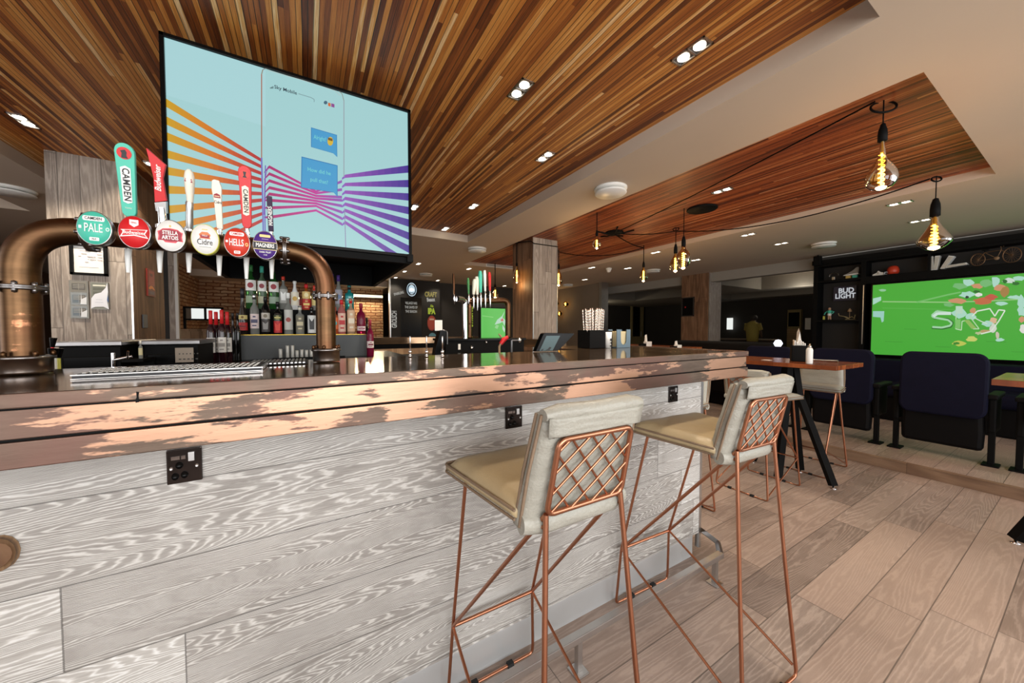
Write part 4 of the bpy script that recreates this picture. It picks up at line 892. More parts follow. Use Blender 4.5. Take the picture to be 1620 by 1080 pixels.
# bottles.  shape = list of (height fraction, radius fraction)
SH = {'wine': [(0, .9), (.02, 1), (.58, 1), (.66, .9), (.73, .5), (.77, .36), (.97, .34), (.975, .4), (1, .4), (1, 0)],
 'spirit': [(0, .92), (.02, 1), (.60, 1), (.68, .82), (.74, .45), (.78, .34), (.93, .32), (1, .32), (1, 0)],
 'tall': [(0, .9), (.02, 1), (.66, 1), (.76, .7), (.82, .38), (.95, .32), (1, .34), (1, 0)],
 'cone': [(0, .95), (.02, 1), (.25, 1), (.45, .85), (.62, .5), (.78, .36), (.9, .4), (1, .4), (1, 0)],
 'square': [(0, .95), (.02, 1), (.66, 1), (.70, .9), (.73, .5), (.78, .36), (.94, .36), (.95, .44), (1, .44), (1, 0)],
 'slope': [(0, .88), (.02, .95), (.35, 1), (.55, .9), (.68, .55), (.78, .36), (.95, .32), (1, .3), (1, 0)]}
GL = {k: plain('glass_'+k, c, .08, 0, .1, 8) for k, c in dict(green=(40, 92, 40), black=(16, 15, 14), clear=(150, 152, 146), palegreen=(92, 120, 92), dark=(30, 24, 20), magenta=(132, 24, 60), orange=(196, 92, 50), peach=(196, 160, 130), teal=(40, 150, 150), white=(226, 226, 224), amberb=(150, 78, 30), pink=(206, 120, 116), wine=(40, 14, 22)).items()}
for k in ('clear', 'palegreen', 'peach', 'teal', 'green', 'pink', 'magenta', 'orange'):
    b_ = GL[k].node_tree.nodes['Principled BSDF']; b_.inputs['Transmission Weight'].default_value = .35; b_.inputs['IOR'].default_value = 1.3
def bottle(px, ybot, ytop, y_, wpx, shape, gcol, label, cap=('black', .1), labels=(), pour=False, zb=None, group='spirit bottles on the grey riser'):
    g = at('Y', y_, px, ybot); zb = g.z if zb is None else zb; h = at('Y', y_, px, ytop).z-zb; h = abs(h)
    r = abs(at('Y', y_, px+wpx/2, ybot).x-at('Y', y_, px-wpx/2, ybot).x)/2
    t = thing('bottle', label, 'bottle', (g.x, y_, zb), 0, group)
    sq = shape == 'square'
    build('body', MB().lathe([(max(r*b, .0002), a*h) for a, b in SH[shape]], 4 if False else 20, sx=1, sy=1), GL[gcol], t)
    c0 = 1-cap[1]; cr = r*.42 if shape != 'cone' else r*.44
    cp = build('cap', MB().lathe([(cr, c0*h), (cr, h*1.005), (cr*.8, h*1.012), (0, h*1.012)], 14), INK.get(cap[0]) or M[cap[0]], t)
    if pour: build('pourer', MB().tube([(0, 0, h), (0, 0, h*1.05), (.004, 0, h*1.16)], [r*.22, r*.12, r*.08], 8), M['black'], cp)
    for k, (a, b, col, mark) in enumerate(labels):
        n_ = 10; rr_ = r*1.015; mb = MB(); vs_ = []; fs = []
        for i in range(n_+1):
            an = -PI/2-1.15+2.3*i/n_; vs_ += [(rr_*math.cos(an), rr_*math.sin(an), a*h), (rr_*math.cos(an), rr_*math.sin(an), b*h)]
        for i in range(n_): fs.append((2*i, 2*i+2, 2*i+3, 2*i+1))
        mb.add(vs_, fs, True, lin(col)); lb = build('label', mb, M['print'], t)
        if mark:
            mk, mc = mark; hh = (b-a)*h
            if mk == 'disc': pl = [(disc_pts(min(hh*.3, r*.6), .9, 14, 0, (a+b)/2*h), mc)]
            elif mk == 'bar': pl = [(R4(-r*.7, (a+b)/2*h-hh*.12, r*.7, (a+b)/2*h+hh*.12), mc), (R4(-r*.45, (a+b)/2*h-hh*.34, r*.45, (a+b)/2*h-hh*.26), mc), (R4(-r*.3, (a+b)/2*h+hh*.26, r*.3, (a+b)/2*h+hh*.36), mc)]
            else: pl = [([(-r*.5, a*h+hh*.2), (r*.5, a*h+hh*.2), (r*.6, b*h-hh*.15), (0, b*h-hh*.35), (-r*.6, b*h-hh*.15)], mc)]
            picture('print', frame((0, -rr_-.0008, 0), (1, 0, 0), (0, 0, 1)), pl, M['print'], lb)
    return t
W_, K_, RD = (236, 234, 228), (24, 22, 22), (190, 30, 34)
yl_, yu_ = 2.83, 3.0
for a in (
 (385, 528, 457, yl_, 16, 'cone', 'dark', 'dark cone-necked bottle with a red label, left end of the lower row', ('dark', .2), [(.1, .27, RD, ('bar', (120, 16, 20))), (.34, .43, (206, 190, 120), ('disc', (120, 90, 30)))]),
 (403.5, 528, 466, yl_, 15, 'spirit', 'clear', 'clear bottle with a tall pale pink label in the lower row', ('steel', .12), [(.16, .52, (232, 214, 212), ('bar', (80, 80, 110)))]),
 (421, 528, 470, yl_, 15, 'tall', 'black', 'black bottle with a white crest, third in the lower row', ('black', .12), [(.42, .58, (196, 190, 180), ('disc', (120, 110, 90))), (.08, .4, (70, 66, 66), ('shield', (150, 148, 146)))]),
 (440, 528, 478, yl_, 14, 'square', 'black', 'black square-shouldered bottle with a red emblem', ('black', .12), [(.06, .42, RD, ('shield', (220, 60, 40))), (.45, .6, (60, 70, 40), ('bar', (210, 200, 120)))]),
 (457, 528, 464, yl_, 14.5, 'spirit', 'clear', 'clear rum bottle with a pink cap and round red mark', ('white', .12), [(.12, .6, (196, 196, 190), ('disc', (150, 60, 50)))]),
 (475, 528, 484, yl_, 14, 'square', 'clear', 'clear flask bottle with a grey and gold label', ('cream', .14), [(.1, .66, (120, 116, 100), ('bar', (206, 196, 160)))]),
 (493.5, 528, 486, yl_, 14, 'square', 'dark', 'bottle with a white and black patterned label beside the copper post', ('black', .14), [(.06, .7, (222, 224, 222), ('shield', (50, 50, 52)))]),
 (530, 528, 486, yl_, 12, 'spirit', 'orange', 'orange bottle with a turquoise disc just right of the copper post', ('orange' if False else 'rust', .14), [(.2, .62, (216, 110, 60), ('disc', (60, 170, 170)))]),
 (541, 528, 475, yl_, 13, 'tall', 'pink', 'pinkish bottle with a red cap and cream label', ('red', .12), [(.08, .62, (226, 190, 170), ('bar', RD))]),
 (555.5, 528, 473, yl_, 13, 'square', 'peach', 'clear bottle with a peach label and red cap in front of the teal one', ('red', .12), [(.08, .68, (220, 184, 150), ('bar', (236, 224, 200)))]),
 (571.5, 527, 480, yl_, 14, 'spirit', 'magenta', 'magenta bottle with a white band, right end of the lower row', ('magenta' if False else 'maroon', .16), [(.12, .26, (230, 214, 216), ('bar', (140, 60, 80)))]),
): bottle(*a, zb=gz+.001)
for a in (
 (398, 489, 420, yu_, 18, 'spirit', 'green', 'bright green vermouth bottle with a round white label', ('green', .14), [(.42, .66, W_, ('disc', (150, 40, 50))), (.14, .3, (150, 170, 140), None)], True),
 (415.5, 489, 422, yu_, 15, 'spirit', 'palegreen', 'pale vermouth bottle with a round label, between two green ones', ('teal', .14), [(.42, .66, W_, ('disc', (140, 50, 60))), (.14, .3, (190, 190, 160), None)], True),
 (434, 489, 424, yu_, 17, 'spirit', 'green', 'darker green vermouth bottle with a round label below the purple badge', ('black', .1), [(.42, .66, W_, ('disc', (150, 40, 50))), (.14, .3, (150, 170, 150), None)], True),
 (449, 491, 438, yu_, 14, 'spirit', 'clear', 'frosted clear vodka bottle with a pinkish cap', ('rust', .1), [(.2, .62, (176, 176, 170), ('shield', (240, 240, 236)))], True),
 (467, 491, 445, yu_, 14, 'slope', 'white', 'white coconut rum bottle with a black pourer', ('white', .08), [(.16, .62, (226, 220, 200), ('disc', (200, 160, 70)))], True),
 (485, 490, 450, yu_, 14, 'spirit', 'amberb', 'amber bottle with a red and gold label, left of the copper post', ('red', .14), [(.04, .42, RD, ('bar', (230, 200, 110))), (.45, .72, (220, 190, 120), ('disc', (240, 226, 170)))], True),
 (497.5, 490, 452, yu_, 9, 'spirit', 'clear', 'slim clear bottle squeezed against the left of the copper post', ('rust', .2), [(.2, .6, (206, 190, 120), None)], True),
 (527, 491, 434, yu_, 9, 'tall', 'orange', 'orange bottle with a blue collar partly behind the copper post', ('violet', .14), [(.2, .5, (206, 90, 60), None)], True),
 (536, 491, 436, yu_, 13, 'slope', 'clear', 'frosted bottle with a bright blue cap right of the copper post', ('violet', .16), [(.2, .6, (150, 150, 160), ('disc', (96, 120, 160)))], True),
 (553, 490, 452, yu_, 14, 'square', 'teal', 'turquoise gin bottle standing highest at the right', ('black', .16), [(.3, .6, (60, 160, 160), ('bar', (200, 220, 214)))], True),
): bottle(*a[:10], pour=a[10], zb=upz+.001)
build('red_strip', MB().bbox(.07, .31, 0, .01, 0, .09, .002), INK['rust']); o = bpy.data.objects['red_strip']; o.location = (at('Y', 3.12, 456, 450).x-.07, 3.12, upz+.03); o.name = 'red_sign'
o.parent = None; tag(o, 'plain red sign board standing behind the upper bottles', 'sign'); o.location.z = upz
t = thing('bottle', 'tall dark red bottle standing on the counter right of the grey riser', 'bottle', (0, 0, 0)); bpy.data.objects.remove(t)
yW = 2.5
zW = cz0+.001
for px, yt, lab, lb in ((335, 492, 'wine', 'wine bottle with a red foil cap, leftmost of the four'), (343.5, 494, 'wine', 'wine bottle with a red foil cap standing just behind the leftmost'),
    (352.5, 491, 'wine', 'wine bottle with a bright red foil cap, third from left'), (361, 494, 'wine', 'wine bottle with a red foil cap beside the grey riser')):
    yy = yW if px in (335, 352.5) else yW+.07
    bottle(px, 568, yt, yy, 15, 'wine', 'wine', lb, ('red', .27), [(.22, .5, W_, ('bar', (170, 166, 160)))], zb=zW, group='red-capped wine bottles on the back bar')
for px, lb in ((369.5, 'black unlabelled bottle behind the wine, left one'), (377, 'black unlabelled bottle tucked behind the red-labelled cone bottle')):
    bottle(px, 560, 496, 2.66, 10, 'wine', 'black', lb, ('black', .1), zb=zW, group='black bottles behind the wine')
bottle(586, 565, 506, 2.68, 11.5, 'spirit', 'magenta', 'dark red bottle on the counter just right of the grey riser', ('maroon', .16), [(.24, .42, (226, 214, 210), ('bar', (120, 40, 60)))], zb=zW, group=None)
bottle(581, 560, 503, 3.0, 8, 'wine', 'black', 'slim black bottle neck behind the right end of the riser', ('black', .1), zb=zW, group=None)
# steel jiggers on a black tray
t = thing('black_tray', 'small black tray in front of the grey riser', 'tray', (.0, 2.62, zW)); a0, a1 = at('Y', 2.62, 432, 560).x, at('Y', 2.62, 545, 560).x
build('tray', MB().bbox(a0, a1, -.04, .06, 0, .012, .003), M['black'], t); build('lip', MB().box(a0, a1, -.045, -.04, 0, .018), M['black'], t)
j0 = None
for px, hp, lb in ((444, 15, 'leftmost steel measure cup on the black tray'), (455, 20, 'tall steel measure cup, second from left'), (463, 20, 'tall steel measure cup, third from left'), (470, 12, 'short steel measure cup, fourth from left'), (477.5, 13, 'short steel measure cup, fifth from left'), (485, 12, 'short steel measure cup, sixth from left'), (492.5, 12, 'short steel measure cup nearest the copper post')):
    g = at('Y', 2.62, px, 560); hh = (at('Y', 2.62, px, 560-hp).z-g.z)
    if j0 is None:
        t = thing('measure_cup', lb, 'measure cup', (g.x, 2.62, zW+.012)); build('body', MB().lathe([(.0085, 0), (.0095, .03), (.010, .97), (.0088, 1), (0, 1)], 16), plain('satin_tin', (206, 206, 200), .45, .25), t); j0 = t
    else: t = copy_tree(j0)
    t.scale = (1, 1, hh); t.location = (g.x, 2.62, zW+.012); t['label'] = lb; t['group'] = 'steel measures on the black tray'

# ================================================================== HIGH TABLE AND ITS THINGS
def high_table(loc, x0, x1, y0, y1, zt, feet, label, apex):
    t = thing('high_table', label, 'high table', loc, 0, None)
    tb = build('table_top', MB().bbox(x0, x1, y0, y1, zt-.032, zt, .002), M['redwood'], t)
    for fx, fy in feet:
        a, b = Vector((apex[0]+(fx-apex[0])*.16, apex[1]+(fy-apex[1])*.1, zt-.04)), Vector((fx, fy, .025))
        k = a.lerp(b, .25); k.x = a.x+(b.x-a.x)*.12; k.y = a.y+(b.y-a.y)*.12
        m = MB().tube([a, k, b], .032, 4, flat=(1, .62)); m.sm = [False]*len(m.sm)
        lg = build('leg', m, M['black'], t)
        build('levelling_foot', MB().lathe([(.02, 0), (.02, .004), (.006, .008), (.006, .026)], 12, (fx, fy, 0)), M['chrome'], lg)
    build('top_plate', MB().box(apex[0]-.1, apex[0]+.1, apex[1]-.22, apex[1]+.22, zt-.045, zt-.034), M['black'], t)
    return t
TZ = .962
tb = high_table((3.5, 1.3, 0), -.255, .29, -.335, 1.0, TZ, ((-.03, -.27), (-.225, .015), (.135, 0), (.03, .32)), 'high table with a polished orange wood top and splayed black legs', (-.045, .02))
high_table((3.4, -.1, 0), -.29, .27, -1.2, .40, TZ, ((.08, .33), (-.2, .1), (.2, .05), (.05, -.4)), 'second high table cut off by the right edge, orange wood top', (.0, .0))
p_ = at('Z', TZ, 1263, 571); bx, by = p_.x, p_.y
t = thing('napkin_caddy', 'black metal caddy with white napkins on the high table', 'napkin caddy', (bx, by, TZ+.001), .45, None, (1.6, 1.6, 1.75))
m = MB().box(-.045, .045, -.032, .032, 0, .003).box(-.045, .045, -.032, -.029, 0, .075).box(-.045, .045, .029, .032, 0, .075).box(-.045, -.042, -.032, .032, 0, .075).box(.042, .045, -.032, .032, 0, .075)
build('box', m, M['black'], t); build('emblem', MB().lathe([(.018, -.034), (.018, -.032)], 16, (.01, 0, .04), 'Y').lathe([(.014, -.0345), (.014, -.033)], 16, (.01, 0, .04), 'Y'), M['darksteel'], t)
text('lettering', 'NAPKINS', M['steel'], t, frame((-.028, -.0325, .052), (1, 0, 0), (0, 0, 1)), .009, .7) if False else None
n_ = thing('napkin', 'white paper napkins bunched in the black caddy on the high table', 'napkins', (bx, by, TZ+.007), .45, None, (1.6, 1.6, 1.85))
m = MB()
for k in range(6): m.bbox(-.036, .036, -.024+k*.008, -.019+k*.008, 0, .078+.006*(k % 3), .001)
build('stack', m, M['paper'], n_)
build('pulled_corner', MB().add([(-.03, -.01, .07), (.015, -.005, .07), (.0, .0, .11), (-.022, .004, .145), (-.03, .0, .13), (-.03, .01, .07), (.015, .01, .07), (-.008, .01, .125)], [(0, 1, 2, 3, 4), (5, 4, 3, 7, 6), (1, 6, 7, 2), (2, 7, 3), (0, 4, 5)]), M['paper'], n_)
p_ = at('Z', TZ, 1272.5, 575); t = thing('sauce_bottle', 'white squeezy sauce bottle beside the black napkin caddy', 'sauce bottle', (p_.x+.0, p_.y-.03, TZ+.001), 0, None, (1.35, 1.35, 1.4))
build('body', MB().lathe([(.014, 0), (.016, .004), (.016, .075), (.013, .085), (.009, .088)], 18), M['white'], t); build('cap', MB().lathe([(.009, .088), (.009, .098), (.004, .1), (.003, .11), (0, .11)], 12), M['steel'], t)
p_ = at('Z', TZ, 1300, 572); t = thing('cutlery', 'silver-grey wrapped cutlery lying on the high table', 'cutlery', (3.66, 1.33, TZ+.001), 0)
build('handle', MB().tube([(0, 0, .008), (.0, -.12, .008), (0, -.25, .008)], [.007, .006, .009], 8), M['steel'], t)
p_ = at('Z', TZ, 1213, 569.5); tag(build('beer_mat', MB().bbox(-.03, .03, -.03, .03, 0, .002, .0008), M['paper'], loc=(p_.x, p_.y, TZ+.0005)), 'small pale mat on the high table near the bar corner', 'beer mat')
# a far high table with napkin boxes, behind the bar corner
t = thing('far_table', 'distant high table seen just above the far edge of the bar', 'high table', (4.95, 3.9, 0))
build('table_top', MB().bbox(-.3, .3, -.75, .75, .93, .96, .003), M['redwood'], t); build('pedestal', MB().tube([(0, -.4, .93), (0, -.5, 0)], .03, 8), M['black'], t); build('rear_pedestal', MB().tube([(0, .4, .93), (0, .5, 0)], .03, 8), M['black'], t)
for (px, pb, w_, h_), lb in (((1023, 546, 17, 12), 'white napkin box with a raised tissue on the distant table'), ((1071, 548, 15, 7), 'low white napkin box on the distant table, nearer the planked pillar')):
    p_ = at('Z', .96, px, pb+2); k_ = depth(p_)/F
    t = thing('napkin_box', lb, 'napkin box', (p_.x, p_.y, .961)); build('box', MB().bbox(-w_*k_*.25, w_*k_*.5, -.03, .03, 0, h_*k_*.65, .002), M['paper'], t)
    build('tissue', MB().add([(-.05, 0, 0), (.03, 0, 0), (.0, .0, h_*k_*1.6), (-.02, .02, h_*k_*1.5), (-.03, .03, 0)], [(0, 1, 2, 3), (1, 4, 3, 2), (0, 3, 4)]), M['paper'], t)
    build('dark_base', MB().bbox(-w_*k_*.9, -w_*k_*.26, -.03, .03, 0, h_*k_*.4, .002), M['black'], t)

# ================================================================== SCREEN WALL: SEATS, SOFA, SHELVES, BIG SCREEN
def seat(yc, label):
    t = thing('cinema_seat', label, 'seat', (4.93, yc, .085), 0, 'row of navy cinema seats on the step')
    out = rrect(.505, .56, .07, .09, 6); T = frame((0, 0, .655), (0, -1, 0), (.06, 0, 1))
    m = MB(); m.prism(out, .075, T @ Matrix.Translation((0, 0, -.0)))
    build('backrest', m, M['navy'], t, bevel=.018)
    m = MB(); m.prism([(-.235, .02), (.235, .02), (.24, .16), (.235, .335), (-.235, .335), (-.24, .16)], .09, frame((-.005, 0, .085), (0, -1, 0), (0, 0, 1)) @ Matrix.Translation((0, 0, -.05)))
    build('seat_shell', m, M['navyd'], t, bevel=.03)
    build('seat_cushion', MB().bbox(.05, .16, -.2, .2, .15, .5, .03, smooth=True), M['navy'], t)
    for s in (-1, 1):
        y_ = s*.275
        b_ = build('arm_support', MB().bbox(-.035, .22, y_-.022, y_+.022, .28, .56, .012).bbox(-.022, .02, y_-.018, y_+.018, .01, .30, .004), M['black'], t)
        build('armrest', MB().bbox(-.06, .34, y_-.03, y_+.03, .56, .60, .012), M['navyd'], t)
        build('foot_plate', MB().bbox(-.07, .06, y_-.045, y_+.045, 0, .014, .003), M['black'], b_)
    return t
s1 = seat(.735, 'navy cinema seat in full view from behind, in front of the green screen')
for yc, lb in ((1.42, 'navy cinema seat half hidden behind the high table'), (2.1, 'navy cinema seat farthest left, showing only above the high table'), (.05, 'navy cinema seat cut by the right edge behind the second table')):
    c = copy_tree(s1); c.location.y = yc; c['label'] = lb
t = thing('bench_sofa', 'long low dark blue leather sofa under the big green screen', 'sofa', (6.6, 0, .085))
build('base', MB().bbox(-.3, .35, -1.8, 2.35, 0, .34, .02), M['navyd'], t)
build('cushion', MB().bbox(-.35, .2, -1.8, 2.35, .3, .46, .05, smooth=True), M['navy'], t)
build('backrest', MB().bbox(.12, .36, -1.8, 2.35, .3, .74, .08, smooth=True), M['navy'], t)
m = MB()
for k in range(9): y_ = -1.7+k*.48; m.bbox(-.36+.46, .14, y_, y_+.46, .42, .735, .03)
build('back_pads', m, M['navy'], t)
XF = 7.6; YS = 7.6/7.7
t = thing('shelf_wall', 'black built-in shelving framing the big screen', 'shelving', (XF, 0, .085))
fz_ = lambda z: z-.085
m = MB(); D_ = .25
for z0_, z1_, ya, yb in ((2.30, 2.34, -1.6, 2.56), (2.03, 2.062, -1.6, 2.56), (1.36, 1.39, 1.97, 2.56), (.66, .72, -1.6, 2.56), (1.945, 2.03, -1.6, 1.97)):
    build('shelf', MB().box(0, D_, ya, yb, fz_(z0_), fz_(z1_)), M['black'], t)
for ya, yb, z0_, z1_ in ((2.54, 2.60, .085, 2.41), (1.94, 2.0, .085, 2.41), (1.285, 1.31, 2.03, 2.34), (-.3, -.27, 2.03, 2.34)):
    build('upright', MB().box(-.001, D_, ya, yb, fz_(z0_), fz_(z1_)), M['black'], t)
build('back_panel', MB().box(D_, D_+.01, -1.6, 2.6, 0, fz_(2.41)), plain('shelf_back', (30, 27, 25), .7), t)
build('cornice', MB().box(-.02, D_, -1.6, 2.62, fz_(2.34), fz_(2.41)), M['black'], t)
build('edge_light', MB().box(-.004, -.001, 1.955, 1.967, fz_(1.0), fz_(1.93)), M['steel'], t)
# speaker at the left corner
p_ = at('X', XF-.05, 1294, 412); t = thing('ceiling_camera', 'small black box fixed at the top left corner of the shelving', 'camera', (XF-.05, p_.y, 2.42)); build('body', MB().bbox(-.05, .03, -.05, .05, -.1, .06, .01), M['black'], t); build('bracket', MB().box(-.01, .01, -.01, .01, .06, .08), M['black'], t)
# the big screen
SX = 7.58
def bs(px, py): p = at('X', SX, px, py); return (-p.y, p.z-.8)
t = thing('wall_screen_big', 'huge wall screen showing a bright green football pitch', 'screen', (SX, 0, .8)); t.name = 'wall_television'
yl_s, zt_s, zb_s = at('X', SX, 1381, 451).y, at('X', SX, 1381, 451).z-.8, at('X', SX, 1377, 560).z-.8; yr_s = -1.35
build('panel', MB().bbox(.003, .05, yr_s-.02, yl_s+.02, zb_s-.03, zt_s+.02, .004), M['blackgloss'], t)
Gr = (74, 176, 58); polys = [([(-yl_s, zb_s), (-yr_s, zb_s), (-yr_s, zt_s), (-yl_s, zt_s)], Gr)]
def q(pts, col): polys.append(([bs(*p) for p in pts], col))
def ln(pts, w, col):
    for k in range(len(pts)-1):
        (xa, ya), (xb, yb) = pts[k], pts[k+1]; d_ = math.hypot(xb-xa, yb-ya); nx_, ny_ = -(yb-ya)/d_*w/2, (xb-xa)/d_*w/2
        q([(xa+nx_, ya+ny_), (xb+nx_, yb+ny_), (xb-nx_, yb-ny_), (xa-nx_, ya-ny_)], col)
def blob(cx_, cy_, rx, ry, col, jag=.25, n_=11, seed=0):
    r_ = random.Random(seed+int(cx_*7+cy_)); q([(cx_+rx*(1+r_.uniform(-jag, jag))*math.cos(2*PI*k/n_), cy_+ry*(1+r_.uniform(-jag, jag))*math.sin(2*PI*k/n_)) for k in range(n_)], col)
LT, LG, SK, GD, DG = (176, 224, 204), (120, 190, 120), (210, 150, 110), (60, 140, 50), (40, 110, 44)
for (a_, b_, w_) in ((1400, 540, 14), (1480, 548, 12), (1560, 540, 16), (1430, 520, 10), (1600, 556, 12), (1500, 470, 10)): ln([(a_, b_), (a_+w_*2, b_+1)], 1.2, (66, 160, 52))
ln([(1396, 477), (1500, 478), (1560, 476), (1618, 473)], 2, (150, 206, 130)); ln([(1396, 487), (1520, 490)], 1, (96, 186, 84)); ln([(1450, 478), (1500, 466), (1520, 462)], 2.4, (120, 196, 110))
q([(1381, 472), (1394, 469), (1394, 475), (1385, 480), (1381, 482)], LT); q([(1381, 492), (1399, 492), (1398, 508), (1395, 510), (1393, 502), (1381, 501)], (160, 214, 200)); blob(1396, 459, 6, 1.8, (150, 206, 160))
rp = random.Random(11)
for cx_, cy_, rx, ry, col in ((1520, 452, 12, 5, LG), (1532, 447, 10, 5, LT), (1545, 452, 9, 4, SK), (1560, 448, 10, 6, LG), (1575, 446, 7, 8, LT), (1583, 456, 9, 6, SK), (1590, 462, 7, 8, (170, 130, 70)), (1596, 444, 10, 4, (210, 226, 214)), (1612, 440, 9, 4, LT), (1530, 466, 12, 5, LT), (1515, 476, 14, 4, SK), (1500, 482, 8, 3, LG), (1555, 476, 15, 5, (200, 110, 70)), (1568, 470, 9, 4, (200, 90, 70)), (1549, 466, 7, 3, W_), (1585, 480, 10, 3, LT), (1604, 470, 10, 3, LT), (1616, 478, 7, 10, LT), (1616, 492, 7, 8, LT), (1617, 505, 5, 5, SK), (1618, 520, 5, 7, (230, 230, 220)), (1540, 492, 5, 5, SK),
   (1519, 496, 12, 7, LT), (1536, 500, 8, 6, LT), (1572, 507, 6, 5, (226, 186, 150)), (1562, 512, 8, 4, LT), (1571, 520, 5, 7, (214, 222, 206)), (1558, 524, 9, 3, (190, 160, 110)), (1582, 537, 7, 3, LT), (1578, 530, 3, 5, (210, 200, 180)), (1548, 527, 5, 2.5, (190, 200, 150)), (1518, 543, 12, 4, (196, 206, 90)), (1537, 536, 9, 4, (206, 214, 110)), (1512, 543, 5, 2, GD), (1606, 448, 6, 3, DG), (1590, 445, 4, 3, DG), (1545, 461, 5, 2, DG), (1530, 470, 3, 2, (40, 60, 50))): blob(cx_, cy_, rx, ry, col, .3)
# outlined letters laid over the play
ln([(1506, 497), (1482, 494), (1475, 500), (1478, 504), (1500, 504), (1508, 510), (1505, 517), (1492, 520), (1474, 519)], 2.2, DG); ln([(1505, 495), (1482, 492), (1474, 499), (1477, 502), (1500, 506), (1506, 511), (1503, 515), (1490, 518), (1475, 517)], 3, (170, 220, 176))
q([(1475, 499), (1482, 494), (1504, 493), (1505, 498), (1484, 498), (1478, 502)], (214, 236, 224))
ln([(1513, 486), (1512, 520), (1521, 522), (1522, 508), (1528, 507), (1540, 520), (1549, 520), (1534, 500)], 1.6, (190, 226, 180)); q([(1512, 484), (1523, 484), (1523, 496), (1512, 496)], (190, 224, 200)); q([(1512, 505), (1520, 505), (1519, 520), (1511, 519)], (130, 200, 110)); q([(1525, 506), (1533, 506), (1545, 519), (1537, 520)], (150, 190, 96))
ln([(1538, 500), (1546, 492), (1566, 488), (1574, 500), (1580, 490), (1590, 491), (1580, 508), (1568, 524), (1552, 528)], 2, (226, 238, 220)); ln([(1541, 502), (1552, 508), (1562, 512)], 1.6, (210, 232, 210))
picture('screen_picture', frame((0, 0, 0), (0, -1, 0), (0, 0, 1)), polys, M['screen'], t, .0005)
# things on the shelves
xs_ = XF+.12
def onshelf(px, py): return at('X', xs_, px, py)
zs1 = 2.063
p_ = onshelf(1319, 438); t = thing('trophy', 'small dark metal arch-shaped ornament on the top left shelf', 'ornament', (xs_, p_.y, zs1)); build('base', MB().bbox(-.02, .02, -.02, .02, 0, .06, .004), M['steel'], t); build('arch', MB().tube([(0, .06, .07), (0, .05, .1), (0, .02, .12), (0, -.03, .12), (0, -.06, .105), (0, -.06, .08)], .008, 6), M['darksteel'], t)
p_ = onshelf(1348, 430); t = thing('trainer_shoe', 'grey and white sports shoe standing on blocks on the top left shelf', 'shoe', (xs_, p_.y, zs1+.055))
build('sole', MB().prism([(.11, 0), (.09, .015), (-.08, .03), (-.09, .012), (-.06, 0)], .07, frame((-.03, 0, 0), (0, 1, 0), (0, 0, 1))), M['white'], t, bevel=.004)
build('upper', MB().prism([(.10, .012), (.04, .04), (-.02, .08), (-.06, .125), (-.09, .12), (-.085, .03)], .06, frame((-.028, 0, .002), (0, 1, 0), (0, 0, 1))), plain('grey_shoe_mesh', (140, 136, 130), .8), t, bevel=.008)
for dy, c_, lb in ((.04, 'yellow', 'small yellow block under the sports shoe'), (-.04, 'teal', 'small turquoise block under the sports shoe')): tag(build('block', MB().bbox(-.03, .03, dy-.03, dy+.03, 0, .05, .004), INK['gold' if c_ == 'yellow' else 'teal'], loc=(xs_, p_.y, zs1)), lb, 'block')
p_ = onshelf(1390, 432); t = thing('boxing_glove', 'small white trainer-like ornament on the shelf above the screen', 'ornament', (xs_, p_.y, zs1)); build('body', MB().prism([(.06, 0), (.065, .03), (.02, .05), (.0, .085), (-.02, .06), (-.06, .05), (-.065, .01), (-.06, 0)], .06, frame((-.03, 0, 0), (0, 1, 0), (0, 0, 1))), M['white'], t, bevel=.008); build('lace', MB().box(-.034, -.03, -.01, .01, .03, .06), M['steel'], t); t.name = 'white_shoe_ornament'
p_ = onshelf(1413, 428); t = thing('helmet', 'red football helmet on the shelf above the screen', 'helmet', (xs_, p_.y, zs1+.01), 0, None, (.66, .66, .85))
build('shell', MB().lathe([(0, .15), (.05, .145), (.085, .12), (.1, .08), (.1, .04), (.085, .0), (.07, .0), (.085, .04), (.085, .08)], 20), plain('helmet_red', (206, 66, 40), .35), t); build('face_guard', MB().tube([(-.06, .08, .05), (-.1, .12, .04), (-.1, .12, .01), (-.06, .08, 0)], .006, 6).tube([(-.06, .06, .03), (-.1, .12, .025)], .005, 6), M['steel'], t)
build('stand', MB().bbox(-.05, .05, -.05, .05, -.01, 0, .002), M['black'], t)
for k, (pts, lb) in enumerate((([(1470, 406), (1476, 405), (1478, 427), (1471, 428)], 'white book standing upright, leftmost on the shelf above the screen'), ([(1479, 405), (1487, 404), (1482, 427), (1477, 427)], 'white book standing slightly tilted beside the leftmost book'),
   ([(1501, 404), (1510, 405), (1494, 425), (1487, 425)], 'white book leaning strongly on the shelf above the screen'), ([(1496, 420), (1529, 415), (1531, 418), (1496, 424)], 'white book lying on its side at the foot of the leaning book'))):
    P_ = [at('X', XF+.06, *p) for p in pts]; c0 = sum((Vector(p) for p in P_), Vector())/4
    c0.z += 0
    t = thing('book', lb, 'book', c0, 0, 'white books above the screen'); o_ = [(p.y-c0.y, p.z-c0.z) for p in P_]
    build('cover', MB().prism(o_, .11, frame((0, 0, 0), (0, 1, 0), (0, 0, 1))), M['white'], t); 
    build('pages', MB().prism([(u*.86, v*.86) for u, v in o_], .113, frame((-.0015, 0, 0), (0, 1, 0), (0, 0, 1))), plain('page_edges', (206, 200, 188), .9), t)
t = thing('model_bicycle', 'bronze coloured miniature bicycle on the shelf above the screen', 'bicycle ornament', (XF+.1, 0, zs1))
rb = lambda px, py: (lambda p: Vector((0, p.y, p.z-zs1)))(at('X', XF+.1, px, py))
bz = plain('dark_bronze', (120, 92, 68), .4, .8)
